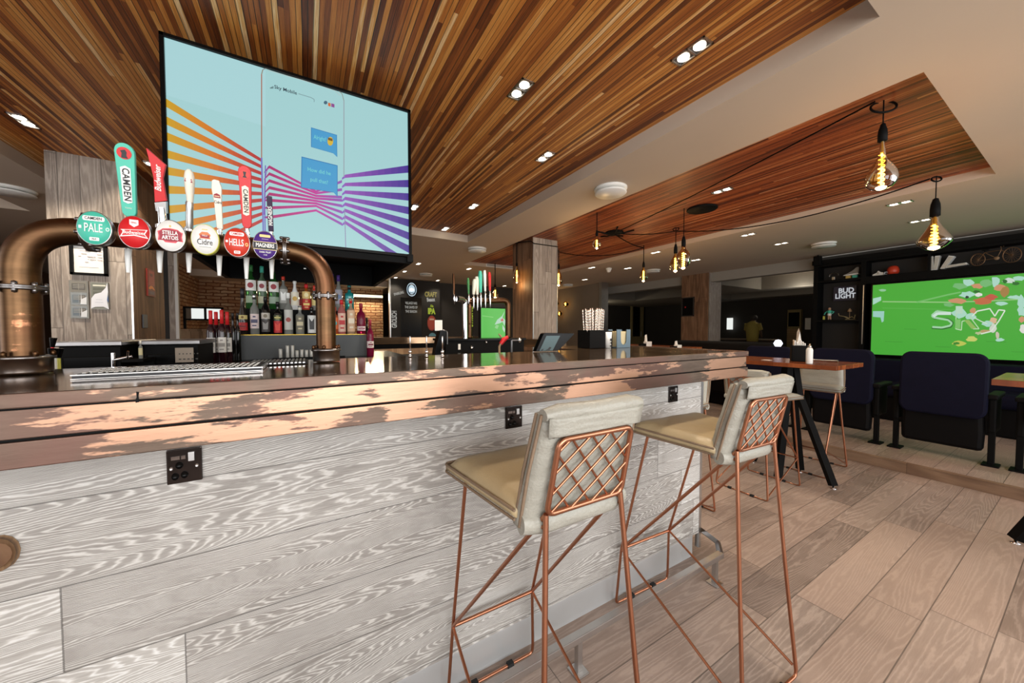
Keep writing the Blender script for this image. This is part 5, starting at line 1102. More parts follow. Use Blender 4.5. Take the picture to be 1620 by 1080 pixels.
for c_, rr_ in (((1547, 411), 11.5), ((1601, 403.5), 14.5)):
    cc = rb(*c_); r_ = rr_*depth((XF+.1, cc.y, 2.1))/F*.82
    cc.z = r_+.012
    w_ = build('wheel', MB().tube([cc+Vector((0, r_*.72*math.cos(a)*1.0, r_*math.sin(a))) for a in [2*PI*k/24 for k in range(24)]], .006, 6, closed=True), bz, t); m = MB()
    for k in range(8): a = PI*k/8; m.tube([cc+Vector((0, r_*.72*math.cos(a), r_*math.sin(a))), cc-Vector((0, r_*.72*math.cos(a), r_*math.sin(a)))], .0015, 4)
    m.lathe([(.012, -.01), (.012, .01)], 8, tuple(cc), 'X'); build('spokes', m, bz, w_)
w1_, w2_ = rb(1547, 411), rb(1601, 403.5); w1_.z = .075; w2_.z = .095
s_, h_, c_ = rb(1558, 396), rb(1584, 393), rb(1577, 407); s_.z, h_.z, c_.z = .175, .185, .085
build('bike_frame', MB().tube([w1_, s_, h_, w2_], .006, 6).tube([s_, c_, h_], .006, 6).tube([w1_, c_], .005, 6), bz, t)
build('saddle', MB().bbox(-.015, .015, s_.y-.035, s_.y+.025, .2, .212, .005).tube([s_, s_+Vector((0, 0, .03))], .005, 6), M['black'], t)
build('handlebar', MB().tube([h_, h_+Vector((0, 0, .035)), h_+Vector((-.03, -.02, .04))], .005, 6).tube([h_+Vector((-.04, 0, .035)), h_+Vector((.04, 0, .035))], .005, 6), bz, t); build('gearbox', MB().lathe([(.022, -.012), (.022, .012)], 12, tuple(c_), 'X'), M['partition'], t)
sgp = at('X', XF+.2, 1336, 464); t = thing('beer_sign', 'dark sign with pale lettering on the left shelf of the screen wall', 'sign', (XF+.2, sgp.y, sgp.z))
w_ = abs(at('X', XF+.2, 1316, 464).y-at('X', XF+.2, 1352, 464).y)/2
build('board', MB().bbox(0, .012, -w_, w_, -.12, .12, .004), plain('sign_navy', (24, 28, 56), .4), t)
e_ = emit('pale_sign_letter', (206, 210, 216), .8)
text('lettering', 'BUD', e_, t, frame((-.003, -.02, .045), (0, -1, 0), (0, 0, 1)), .115, .86, .003, 'CENTER', .001); text('lettering', 'LIGHT', e_, t, frame((-.003, -.01, -.045), (0, -1, 0), (0, 0, 1)), .115, .80, .003, 'CENTER', .001)
for k in range(0): pass
# figurine and antler-like ornament on the middle shelf
zs2 = 1.391; p_ = onshelf(1312, 503); t = thing('figurine', 'small footballer figurine in a turquoise shirt on the middle left shelf', 'figurine', (xs_, p_.y, zs2))
build('body', MB().tube([(0, .012, .01), (0, .012, .05), (0, .008, .1), (0, 0, .115)], [.01, .012, .014, .016], 8).tube([(0, -.018, .01), (0, -.014, .05), (0, -.006, .1), (0, 0, .115)], [.01, .012, .014, .016], 8).lathe([(.0, .215), (.014, .21), (.02, .19), (.014, .17), (.0, .165)], 10), plain('figurine_skin', (190, 150, 120), .6), t)
build('shirt', MB().lathe([(.02, .105), (.028, .13), (.032, .155), (.022, .168), (0, .17)], 12).tube([(0, .025, .155), (0, .055, .13), (0, .07, .095)], .008, 6).tube([(0, -.025, .155), (0, -.06, .14), (0, -.035, .11)], .008, 6), INK['teal'], t)
build('shorts', MB().lathe([(.024, .075), (.03, .1), (.022, .115), (0, .12)], 12), M['white'], t); build('base', MB().bbox(-.03, .03, -.05, .08, 0, .01, .003), M['black'], t); build('yellow_post', MB().bbox(-.01, .01, .06, .085, .01, .07, .002), INK['yellow'], t)
p_ = onshelf(1340, 503); t = thing('tangled_ornament', 'pale twisted wire ornament beside the footballer figurine', 'ornament', (xs_, p_.y, zs2))
m = MB(); r_ = random.Random(3)
build('twigs', m.tube([(0, .11, .11), (0, .1, .07), (0, .05, .06), (0, .0, .045), (0, -.03, .01)], .006, 6).tube([(0, .03, .05), (0, -.01, .02), (0, .02, .005)], .006, 6).tube([(0, -.02, .03), (0, -.06, .05), (0, -.09, .02), (0, -.1, .08)], .007, 6), M['cream'], t); build('tuft', MB().lathe([(.025, .0), (.03, .01), (.02, .04), (0, .06)], 8, (0, -.03, .13)).tube([(0, -.03, .04), (0, -.03, .14)], .004, 6), M['partition'], t); build('feet', MB().bbox(-.02, .02, -.1, .02, 0, .008, .002), M['cream'], t)
# plain ball lamp glowing low beyond the table
p_ = at('X', 5.3, 1231, 543); t = thing('globe_lamp', 'small glowing white ball beyond the high table', 'lamp', (p_.x, p_.y, 0)); build('globe', MB().lathe([(0, -.05), (.03, -.04), (.05, 0), (.03, .04), (0, .05)], 18, (0, 0, p_.z)), emit('white_ball', (236, 238, 255), 3), t); build('stand', MB().lathe([(.1, 0), (.1, .015), (.01, .03), (.01, p_.z-.045)], 16), M['black'], t)
# dark high-backed sofa seen past the end of the bar
t = thing('booth_sofa', 'black booth backrest just beyond the bar corner', 'booth', (5.9, 3.3, 0)); build('seat_block', MB().bbox(-.1, .6, -.9, .6, 0, .55, .03), M['navyd'], t); build('backrest', MB().bbox(-.2, .0, -.9, .6, .2, 1.04, .05, smooth=True), M['navyd'], t)

# ================================================================== FAR ROOM
t = thing('bar_person', 'person in a yellow-green shirt seen from behind in the far dark room', 'person', (10.4, 4.85, 0))
mesh = bpy.data.meshes.new('body'); V_ = [(0, 0, .95), (0, 0, 1.15), (-.0, 0, 1.36), (.03, 0, 1.45), (.09, 0, 1.53), (0, .12, 1.38), (.04, .17, 1.18), (.16, .15, 1.02), (0, -.12, 1.38), (.04, -.18, 1.18), (.16, -.15, 1.02), (0, .07, .82), (.02, .08, .45), (0, .08, .05), (0, -.07, .82), (.02, -.08, .45), (0, -.08, .05)]
E_ = [(0, 1), (1, 2), (2, 3), (3, 4), (2, 5), (5, 6), (6, 7), (2, 8), (8, 9), (9, 10), (0, 11), (11, 12), (12, 13), (0, 14), (14, 15), (15, 16)]
mesh.from_pydata(V_, E_, []); o = bpy.data.objects.new('body', mesh); COL.objects.link(o); o.parent = t
o.modifiers.new('skin', 'SKIN'); R__ = [.12, .12, .13, .05, .075, .06, .042, .03, .06, .042, .03, .08, .055, .045, .08, .055, .045]
for sv, r in zip(mesh.skin_vertices[0].data, R__): sv.radius = (r*.85, r*.85)
mesh.skin_vertices[0].data[0].use_root = True; sb = o.modifiers.new('sub', 'SUBSURF'); sb.levels = 2; sb.render_levels = 2; mesh.materials.append(plain('dark_trousers_skin', (96, 78, 62), .8))
sh = build('shirt', MB().lathe([(.125, .92), (.135, 1.1), (.15, 1.3), (.13, 1.4), (.06, 1.45), (.055, 1.46)], 20, sx=.85, sy=1.12).tube([(0, .13, 1.39), (.03, .175, 1.22)], [.07, .055], 10).tube([(0, -.13, 1.39), (.03, -.185, 1.22)], [.07, .055], 10), plain('yellow_green_shirt', (156, 144, 70), .8), t)
build('hair', MB().lathe([(0, .08), (.05, .07), (.075, .03), (.078, -.02), (.06, -.05), (0, -.06)], 16, (.07, 0, 1.55)), M['darkwall'], t)
p_ = at('X', 11.5, 1155, 535); t = thing('far_counter', 'pale counter top deep in the far room beside the person', 'counter', (11.4, 5.4, 0)); build('top', MB().bbox(-.3, .3, -.7, 1.2, .92, .96, .01), M['greywall'], t); build('front', MB().box(-.26, .26, -.65, 1.15, 0, .92), M['darkwall'], t)
W0 = at('X', 15.1, 1151, 500); pts = [at('X', 15.1, 1151, 503), at('X', 15.1, 1159, 521)]
struct('window_5', MB().box(15.05, 15.12, pts[1].y, pts[0].y, pts[1].z, pts[0].z), M['pane'])
a, b = at('X', 15.0, 1246, 490), at('X', 15.0, 1266, 540); t = thing('shuttered_hatch', 'beige shuttered panel with a dark board on the far wall', 'panel', (15.0, (a.y+b.y)/2, 0)); w_ = abs(a.y-b.y)/2
build('shutter', MB().box(.0, .15, -w_, w_, 0, 1.95), M['cream'], t); build('dark_board', MB().box(-.02, .0, -w_*.8, w_*.8, 1.35, 1.85), M['black'], t)
m = MB()
for k in range(7): m.box(-.01, .0, -w_, w_, .72+k*.08, .77+k*.08)
build('slats', m, M['partition'], t)
a, b = at('X', 15.0, 1275, 519), at('X', 15.0, 1279, 505); tag(build('wall_notice', MB().box(0, .01, -.08, .08, -.2, .2), M['paper'], loc=(15.05, (a.y+b.y)/2, (a.z+b.z)/2)), 'small white notice on the far wall left of the shelving', 'notice')
# far doors left of pillar 3
for (x0_, x1_, yt_), lb, hd in (((1014, 1031, 478), 'n', 0), ((1031, 1048, 478), 'n', 1), ((1053, 1061, 482), 'n', 0)): pass
def fardoor(name, px0, px1, pyt, y_):
    a, b = at('Y', y_, px0, pyt), at('Y', y_, px1, pyt); w_ = b.x-a.x
    o = struct(name, MB().box(a.x, b.x, y_, y_+.06, 0, a.z), M['cream'])
    build('glazing', MB().box(a.x+w_*.16, b.x-w_*.16, y_-.012, y_, .9, a.z-.15), M['blackgloss'], o); build('handle', MB().tube([(b.x-w_*.06, y_-.03, .85), (b.x-w_*.06, y_-.03, 1.15)], .012, 6), M['steel'], o)
fardoor('door_2', 999, 1015, 480, 12.2); fardoor('door_3', 1016, 1032, 480, 12.2); fardoor('door_4', 1044, 1060, 482, 12.2)
struct('wall_far_lobby', MB().box(7.2, 15.2, 12.26, 12.36, 0, 2.8), M['darkwall'])
l = bpy.data.lights.new('lobby_lamp', 'POINT'); l.energy = 25; l.color = (1, .85, .6); l.shadow_soft_size = .1; o = bpy.data.objects.new('lobby_lamp', l); COL.objects.link(o); o.location = (10.5, 11.2, 2.1)
l = bpy.data.lights.new('far_room_lamp', 'POINT'); l.energy = 16; l.color = (1, .9, .75); l.shadow_soft_size = .2; o = bpy.data.objects.new('far_room_lamp', l); COL.objects.link(o); o.location = (11.5, 4.2, 2.2)
# framed pin board on pillar 3
a, b = at('X', 7.7, 1079, 471), at('X', 7.7, 1098, 500); t = thing('pin_board', 'small black framed board on the brown face of the far right pillar', 'board', (7.70, (a.y+b.y)/2, (a.z+b.z)/2)); w_, h_ = abs(a.y-b.y)/2, (a.z-b.z)/2
build('board', MB().box(-.01, .0, -w_, w_, -h_, h_), M['blackgloss'], t); build('frame', MB().box(-.02, .0, -w_, -w_+.02, -h_, h_).box(-.02, .0, w_-.02, w_, -h_, h_).box(-.02, .0, -w_, w_, h_-.02, h_).box(-.02, .0, -w_, w_, -h_, -h_+.02), M['darkwall'], t); build('red_light', MB().box(-.014, -.01, w_*.3, w_*.45, -.02, .01), INK['red'], t)

# ================================================================== CHALKBOARD WALL, SECOND FONT, LEFT SIDE
KY = 8.98
def kb(px, py): p = at('Y', KY, px, py); return (p.x, p.z)
(x0, _), (x1, _) = kb(618, 480), kb(696, 480)
t = thing('chalkboard_wall', 'tall black chalkboard panel with beer lettering beside the bricks', 'chalkboard', ((x0+x1)/2, KY, 0)); xc_ = (x0+x1)/2
build('board', MB().box(x0-xc_, x1-xc_, 0, .1, .9, 2.49), plain('chalk_black', (34, 32, 30), .8), t)
build('edge_strip', MB().box(x0-xc_-.03, x0-xc_, -.02, .1, .9, 2.49), M['steel'], t)
def chalk(s_, px, py, sz, mat, ax_=.7, rot=0, bold=.002):
    u, v = kb(px, py); return text('lettering', s_, mat, t, frame((u-xc_, -.006, v), (1, 0, 0), (0, 0, 1)) @ Matrix.Rotation(rot, 4, 'Z'), sz, ax_, bold, 'CENTER', .002)
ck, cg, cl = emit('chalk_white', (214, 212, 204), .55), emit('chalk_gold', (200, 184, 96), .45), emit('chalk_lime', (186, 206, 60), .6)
for k, s_ in enumerate(('VILLAGE HAS', 'THE SAVES OF', 'THE SEASON')): chalk(s_, 650.5, 479.5+k*6.6, .092, ck, .55, 0, .0005)
chalk('CRAFT', 681.5, 466, .17, cg, .62, .0, .006); chalk('Beaux', 681.5, 474, .14, ck, .62, .1, .005); chalk('IPA', 682.5, 492.5, .2, cl, .66, 0, .012); chalk('Ale', 683, 484, .1, cl, .62)
chalk('SPARKLING', 631, 464, .09, ck, .55, .3); chalk('GROLSCH', 624, 505, .17, ck, .55, PI/2, .004)
u, v = kb(683, 511); picture('badge_print', frame((u-xc_, -.006, v), (1, 0, 0), (0, 0, 1)), [(disc_pts(.2, .6, 24), (170, 62, 48)), (disc_pts(.17, .6, 24), (196, 80, 60)), (R4(-.06, .08, .06, .12), (230, 200, 180))], M['print'], t, .002); chalk('HELLS', 683, 511.5, .12, ck, .5, 0, .004)
u, v = kb(684, 530); picture('badge_print', frame((u-xc_, -.006, v), (1, 0, 0), (0, 0, 1)), [([(.1*math.cos(a), .09*math.sin(a)-.03) for a in [PI*k/12 for k in range(13)]], (110, 170, 190))], M['print'], t)
build('inner_panel', MB().box(kb(634, 500)[0]-xc_, kb(667, 500)[0]-xc_, -.005, 0, .95, kb(650, 471)[1]), M['blackgloss'], t)
# round badge lamp
p_ = at('Y', KY-.05, 651, 458); t = thing('badge_light', 'round glowing badge sign with a white bear high on the chalkboard', 'sign', p_)
pl = [(disc_pts(.17, .72, 28), (200, 226, 240)), (disc_pts(.155, .72, 28), (24, 40, 56)), (disc_pts(.115, .72, 28), (190, 214, 226)), ([(-.07, -.02), (-.05, .03), (0, .045), (.045, .03), (.07, .0), (.06, -.05), (.045, -.03), (.02, -.04), (.0, -.07), (-.02, -.03), (-.045, -.06)], (250, 252, 252)), (R4(-.06, -.09, .05, -.075), (24, 40, 56))]
picture('badge_print', frame((0, -.021, 0), (1, 0, 0), (0, 0, 1)), pl, printed('lit_badge', 1.0), t, .001); build('case', MB().lathe([(.17, -.02), (.17, .05)], 28, (0, 0, 0), 'Y', .72), M['black'], t)
for s_, v in (('CAMDEN', .128), ('TOWN', -.142)): text('lettering', s_, ck, t, frame((0, -.028, v), (1, 0, 0), (0, 0, 1)), .04, .7, .001, 'CENTER', .001)
struct('wall_dark_lobby', MB().box(x1+.02, at('Y', 9.3, 822, 480).x, 9.2, 9.3, 0, 2.5), M['darkwall'])
p_ = at('Y', 9.15, 745.5, 495); t = thing('poster_strip', 'narrow yellow-green lettered banner left of the chrome pipe', 'banner', (p_.x, 9.17, p_.z)); build('cloth', MB().box(-.07, .07, 0, .01, -.55, .33), plain('banner_dark', (40, 40, 26), .8), t); text('lettering', 'STRONG', cl, t, frame((0, -.01, -.1), (0, 0, 1), (-1, 0, 0)), .17, .85, .006, 'CENTER', .002)
p_ = at('Y', 9.9, 581, 469); t = thing('wall_light', 'long warm strip light on the brick wall', 'strip light', at('Y', 10.3, 580, 468)); build('tube', MB().box(-.42, .42, 0, .03, -.03, .03), M['ledstrip'], t); build('housing', MB().box(-.43, .43, .03, .1, -.04, .04), M['steel'], t)
l = bpy.data.lights.new('strip_glow', 'AREA'); l.shape = 'RECTANGLE'; l.size = .8; l.size_y = .1; l.energy = 28; l.color = (1, .84, .55); o = bpy.data.objects.new('strip_glow', l); COL.objects.link(o); o.location = at('Y', 10.2, 580, 468); o.rotation_euler = (-.6, 0, 0)
# far bar counter (other side of the bar)
t = thing('far_bar_counter', 'far side of the bar with a dark gleaming top below the chalkboard', 'counter', (1.4, 5.2, 0)); build('front', MB().box(-1.3, 1.2, .05, .5, 0, 1.02), M['black'], t); build('top', MB().bbox(-1.35, 1.3, 0, .6, 1.02, 1.115, .004), M['bartop'], t)
build('side_top', MB().bbox(.9, 1.3, -1.9, 0, 1.02, 1.115, .004), M['bartop'], t)
build('shelf_edge', MB().box(-1.3, 1.2, .03, .05, .86, .95), M['partition'], t)
# service counter carrying the second font
s_x0 = at('Y', 2.9, 700, 540).x; s_x1 = at('Y', 2.9, 822, 540).x; SZ = 1.145
t = thing('service_counter', 'black service station under the distant taps', 'counter', (0, 2.82, 0)); build('carcass', MB().box(s_x0, s_x1, 0, .3, 0, SZ-.02), M['black'], t); build('top', MB().bbox(s_x0-.01, s_x1+.02, -.01, .32, SZ-.02, SZ, .003), M['blackgloss'], t)
tg = build('price_card', MB().box(at('Y', 2.8, 726, 548).x, at('Y', 2.8, 729.5, 548).x, -.006, -.001, at('Y', 2.8, 728, 553).z, at('Y', 2.8, 728, 544).z), M['paper'], t)
build('knobs', MB().lathe([(.012, -.012), (.008, 0)], 10, (at('Y', 2.8, 747, 549).x, 0, at('Y', 2.8, 747, 549).z), 'Y').lathe([(.01, -.012), (.008, 0)], 10, (at('Y', 2.8, 770, 541).x, 0, at('Y', 2.8, 770, 541).z), 'Y'), M['chrome'], t)
f2 = thing('second_beer_font', 'distant tap font with chrome and bronze pipes and a row of pump handles', 'beer font', (1.42, 2.95, SZ))
P2 = lambda px, py, y_=2.95: (lambda p: Vector((p.x-1.42, p.y-2.95, p.z-SZ)))(at('Y', y_, px, py))
def pth(*pp): return fillet([P2(*p) for p in pp], .05, 6)
a = P2(736, 528); b = P2(735.5, 474); c = P2(724, 471)
build('chrome_arm', MB().tube(fillet([Vector((a.x, 0, 0)), Vector((b.x, 0, b.z)), Vector((c.x-.02, -.04, b.z+.003))], .045, 6), [.026]*9, 16), M['chrome'], f2)
a = P2(744.5, 530); build('dark_post', MB().tube([(a.x, .02, 0), (a.x, .02, P2(744, 480).z)], .02, 14).lathe([(.026, 0), (.026, .02), (.018, .024)], 14, (a.x, .02, 0)).lathe([(.021, .13), (.021, .14)], 14, (a.x, .02, 0)), M['copperpipe'], f2)
L0_, R0_, R1_ = P2(740, 477), P2(796, 474), P2(805.5, 530)
build('bronze_pipe', MB().tube(fillet([(L0_.x, .02, L0_.z), (R1_.x, .02, R0_.z), (R1_.x, .02, 0)], .07, 8), .028, 16).lathe([(.028, -.006), (.028, .006)], 16, (P2(789, 475).x, .02, R0_.z), 'X').lathe([(.026, .16), (.026, .168)], 16, (R1_.x, .02, 0)).lathe([(.03, 0), (.03, .02), (.022, .024)], 16, (R1_.x, .02, 0)), M['copperpipe'], f2)
pump = [(717, 481, 467, 433, 'copperpipe', 3, 'arm'), (740, 482, 466, 440, 'green', 3.2, ''), (747.5, 489, 466, 442, 'cream', 5, ''), (753.5, 491, 466, 438, 'cream', 5, ''), (759, 488, 463, 429, 'teal', 5, ''), (766, 488, 461, 428, 'white', 4, ''), (773.5, 487, 460, 431, 'red', 4, '')]
for px, ysp, ymid, ytop, col, w_, arm in pump:
    lean = 3 if px in (747.5,) else 0
    sp, md, tp = P2(px+.5, ysp), P2(px, ymid), P2(px-1+lean, ytop); r_ = w_/2*depth((1.42, 2.95, 1.4))/F*1.15
    h = build('pump_handle', MB().tube([md+Vector((0, -.02, .0)), md.lerp(tp, .3)+Vector((0, -.02, 0)), md.lerp(tp, .8)+Vector((0, -.02, 0)), tp+Vector((0, -.02, 0))], [r_*.7, r_*.9, r_*1.15, r_*.8], 10), INK[col] if col in INK else M[col], f2)
    tp_ = build('tap', MB().tube([(md.x, .0, P2(px, 472).z), (md.x, -.03, P2(px, 472).z)], .008, 8).tube([md+Vector((0, -.02, .01)), Vector((md.x, -.025, P2(px, 474).z)), sp+Vector((0, -.02, 0))], [.007, .010, .003], 8), M['chrome'], f2)
build('tap_bar', MB().tube([(P2(720, 472).x, .0, P2(720, 471).z), (P2(730, 471).x, .0, P2(730, 471).z)], .007, 8), M['chrome'], f2)
# small green television behind it
a, b = at('Y', 3.25, 761, 487), at('Y', 3.25, 803, 534); t = thing('small_television', 'small television showing a green pitch behind the distant taps', 'television', ((a.x+b.x)/2, 3.25, b.z)); w_, h_ = (b.x-a.x)/2, a.z-b.z
build('case', MB().bbox(-w_-.01, w_+.01, .004, .05, -.012, h_+.012, .004), M['black'], t); build('foot', MB().box(-.05, .05, 0, .1, 1.146-b.z if False else -b.z+0, -.012), M['black'], t)
u_ = lambda x_, y_: ((x_*2-1)*w_, y_*h_)
pl = [([u_(0, 0), u_(1, 0), u_(1, 1), u_(0, 1)], (96, 200, 84)), ([u_(.05, .73), u_(.45, .69), u_(.45, .71), u_(.05, .75)], (150, 220, 130)), ([u_(.6, .62), u_(.78, .75), u_(.9, .95), u_(.8, .7), u_(.92, .6), u_(.88, .4), u_(.8, .55), u_(.7, .5), u_(.5, .45)], (190, 224, 200)), ([u_(.72, .62), u_(.82, .68), u_(.84, .58), u_(.76, .56)], (206, 120, 100)), ([u_(.8, .45), u_(.9, .3), u_(.88, .18), u_(.8, .3)], (200, 220, 206)), ([u_(.5, .35), u_(.6, .3), u_(.66, .42), u_(.56, .45)], (150, 214, 140))]
picture('screen_picture', frame((0, 0, 0), (1, 0, 0), (0, 0, 1)), pl, M['screen'], t, .0003)
# receipt till left of the distant taps, and the red soda gun
a = at('Y', 2.7, 692, 540); t = thing('card_till', 'black slanted card till with a paper receipt sticking up', 'till', (a.x, 2.62, cz0))
zq = lambda py: at('Y', 2.62, 692, py).z-cz0; xq = lambda px: at('Y', 2.62, px, 530).x-a.x
build('body', MB().prism([(xq(688), 0), (xq(702), 0), (xq(707), zq(523)), (xq(697), zq(522)), (xq(690), zq(548))], .08, frame((0, .08, 0), (1, 0, 0), (0, 0, 1))), M['blackgloss'], t, bevel=.003); build('receipt', MB().bbox(xq(690), xq(702), .03, .034, zq(523), zq(506), .001), M['paper'], t)
build('arm', MB().tube(fillet([(xq(704), .05, zq(522)), (xq(711), .05, zq(524)), (xq(711), .05, zq(545))], .02), .006, 8), M['darksteel'], t)
a = at('Y', 1.62, 796, 556); t = thing('soda_gun', 'red and cream drinks gun hanging above the inner edge of the bar', 'drinks gun', (a.x, 1.62, .90)); dz_ = at('Y', 1.62, 796, 556).z-.90
P4 = lambda px, py: (lambda p: Vector((p.x-a.x, 0, p.z-.90)))(at('Y', 1.62, px, py))
build('hose', MB().tube([Vector((P4(790, 556).x, 0, 0)), P4(790, 556), P4(790, 548), P4(793, 542)], .006, 8), M['partition'], t); build('grip', MB().tube([P4(792, 544), P4(797, 537), P4(803, 533)], [.010, .013, .010], 10), INK['red'], t); build('nozzle', MB().tube([P4(793, 533), P4(789, 528)], [.007, .004], 8), M['cream'], t)
a = at('Y', 2.3, 820, 538); t = thing('ball_lever', 'chrome ball-ended lever beside the red drinks gun', 'lever', (a.x, 2.3, 0)); build('rod', MB().tube([(-.06, 0, a.z), (0, 0, a.z)], .007, 8).tube([(-.06, 0, a.z), (-.06, 0, 0)], .01, 8), M['darksteel'], t); build('ball', MB().lathe([(0, -.018), (.014, -.01), (.016, 0), (.014, .01), (0, .018)], 14, (.01, 0, a.z)), M['chrome'], t)
# window-like serving hatch over the low wooden partition
a, b = at('Y', 8.0, 287, 484), at('Y', 8.0, 352, 507)
t = thing('serving_hatch', 'wide black framed hatch with two bright panes on the wooden partition', 'hatch', ((a.x+b.x)/2, 8.1, 0)); w_ = (b.x-a.x)/2; m = MB()
z0_, z1_ = b.z, a.z; f_ = .03
m.box(-w_, w_, -.03, .03, z1_-f_, z1_).box(-w_, w_, -.03, .03, z0_, z0_+f_)
for u in (-w_, -.02+.1*w_, w_-f_): m.box(u, u+f_, -.03, .03, z0_, z1_)
build('frame', m, M['black'], t); build('legs', MB().box(-w_, -w_+f_, -.03, .03, 1.24, z0_).box(w_-f_, w_, -.03, .03, 1.24, z0_), M['black'], t)
for u0_, u1_ in ((-w_*.62, .07*w_), (.14*w_, w_-f_)): build('pane', MB().box(u0_, u1_, 0, .008, z0_+f_, z1_-f_), M['pane'], t)
build('pane', MB().box(-w_+f_, -w_*.62, 0, .008, z0_+f_, z1_-f_), M['greywall'], t)
# signs on the left pillar
def sign(px0, py0, px1, py1, y_): a, b = at('Y', y_, px0, py0), at('Y', y_, px1, py1); return (a.x+b.x)/2, (a.z+b.z)/2, (b.x-a.x)/2, (a.z-b.z)/2
xc2, zc2, w_, h_ = sign(110, 384, 171, 437, 4.14); t = thing('framed_notice', 'white notice in a black frame on the grey pillar behind the arch', 'framed notice', (xc2, 4.15, zc2)); f_ = .018
build('frame', MB().box(-w_, w_, -.025, 0, h_-f_, h_).box(-w_, w_, -.025, 0, -h_, -h_+f_).box(-w_, -w_+f_, -.025, 0, -h_, h_).box(w_-f_, w_, -.025, 0, -h_, h_), M['black'], t)
build('sheet', MB().box(-w_+f_, w_-f_, -.008, 0, -h_+f_, h_-f_), M['paper'], t); r_ = random.Random(2); pl = [(R4(-w_*.55, -h_*.5, w_*.5, -h_*.5+.003), (150, 140, 140))]
for k in range(26): u = r_.uniform(-w_*.6, w_*.55); v = r_.uniform(-h_*.2, h_*.6); v = round(v/.022)*.022; pl.append((R4(u, v, u+r_.uniform(.008, .03), v+.006), (176, 166, 166)))
picture('print', frame((0, -.009, 0), (1, 0, 0), (0, 0, 1)), pl, M['print'], t)
xc2, zc2, w_, h_ = sign(109, 443, 141.5, 503.5, 4.14); t = thing('notice_board', 'tall mirrored notice panel in three stacked parts on the grey pillar', 'notice board', (xc2, 4.15, zc2))
build('board', MB().box(-w_, w_, -.012, 0, -h_, h_), plain('dull_mirror', (110, 106, 96), .25, .3), t)
for k, (a_, b_) in enumerate(((.42, .96), (-.28, .36), (-.96, -.34))):
    pl = [(R4(-w_*.86, h_*a_, w_*.86, h_*b_), (128, 124, 114) if k == 0 else (140, 146, 148)), (R4(-w_*.7, h_*(a_+.1), -w_*.05, h_*(b_-.12)), (82, 80, 74) if k == 0 else (104, 116, 124)), (R4(w_*.05, h_*(a_+.1), w_*.7, h_*(b_-.12)), (90, 86, 80))]
    pl += [(R4(-w_*.6, h_*(b_-.2-.08*j), w_*.6, h_*(b_-.17-.08*j)), (164, 160, 150)) for j in range(3)]
    if k: pl.append(([(w_*.15, h_*a_+.004), (w_*.8, h_*a_+.004), (w_*.85, h_*b_-.03), (w_*.3, h_*b_-.05), (w_*.25, h_*b_)], (222, 224, 226)))
    picture('print', frame((0, -.013, 0), (1, 0, 0), (0, 0, 1)), pl, M['print'], t)
xc2, zc2, w_, h_ = sign(142.5, 445.5, 173, 489.5, 4.14); t = thing('notice_board', 'notice with a torn white sheet, right of the stacked panel', 'notice board', (xc2, 4.15, zc2))
build('board', MB().box(-w_, w_, -.012, 0, -h_, h_), plain('dull_mirror', (110, 106, 96), .25, .3), t)
pl = [(R4(-w_*.9, -h_*.94, w_*.9, h_*.94), (120, 122, 110)), (R4(-w_*.7, h_*.7, w_*.7, h_*.8), (226, 224, 206)), (R4(-w_*.7, h_*.4, w_*.6, h_*.6), (96, 98, 86)), (R4(-w_*.7, h_*.1, w_*.4, h_*.3), (96, 98, 86)), ([(-w_*.98, -h_*.96), (-w_*.5, -h_*.82), (w_*.4, -h_*.8), (w*.98 if False else w_*.98, -h_*.98), (w_*.8, -h_*.3), (w_*.96, h_*.3), (w_*.9, h_*.98), (w_*.7, h_*.6), (w_*.2, h_*.25), (-w_*.5, h_*.12), (-w_*.9, -h_*.2)], (228, 230, 236)), ([(w_*.8, -h_*.3), (w_*.96, h_*.1), (w_*.98, -h_*.5)], (70, 96, 140)), (R4(-w_*.4, -h_*.3, w_*.3, -h_*.28), (170, 176, 186)), (R4(-w_*.5, -h_*.5, w_*.4, -h_*.48), (170, 176, 186))]
picture('print', frame((0, -.013, 0), (1, 0, 0), (0, 0, 1)), pl, M['print'], t)
p_ = at('X', -1.245, 238, 445); a, b = at('X', -1.25, 231, 424), at('X', -1.25, 244, 470); t = thing('red_poster', 'narrow red poster with an orange crescent on the dark side of the left pillar', 'poster', (-1.252, (a.y+b.y)/2, (a.z+b.z)/2)); w_, h_ = abs(b.y-a.y)/2, (a.z-b.z)/2
build('panel', MB().box(0, .01, -w_, w_, -h_, h_), plain('poster_red', (156, 52, 40), .5), t)
picture('print', frame((.0105, 0, 0), (0, 1, 0), (0, 0, 1)), [(R4(-w_*.9, -h_*.95, w_*.9, h_*.97), (120, 34, 28)), (R4(-w_*.8, -h_*.2, w_*.8, h_*.9), (168, 52, 40)), ([(-w_*.9, -h_*.45), (-w_*.5, -h_*.25), (0, -h_*.2), (w_*.5, -h_*.28), (w_*.9, -h_*.5), (w_*.5, -h_*.48), (0, -h_*.42), (-w_*.5, -h_*.5)], (244, 140, 40)), (R4(-w_*.7, -h_*.85, w_*.7, -h_*.62), (96, 60, 90)), (R4(-w_*.4, h_*.5, w_*.3, h_*.7), (110, 30, 30))], M['print'], t)
p_ = at('X', -1.25, 229, 508); tag(build('light_switch', MB().bbox(0, .008, -.05, .05, -.06, .06, .003), plain('blue_grey_switch', (96, 104, 116), .5), loc=(-1.252, p_.y, p_.z)), 'small grey switch plate on the dark side of the left pillar', 'switch')
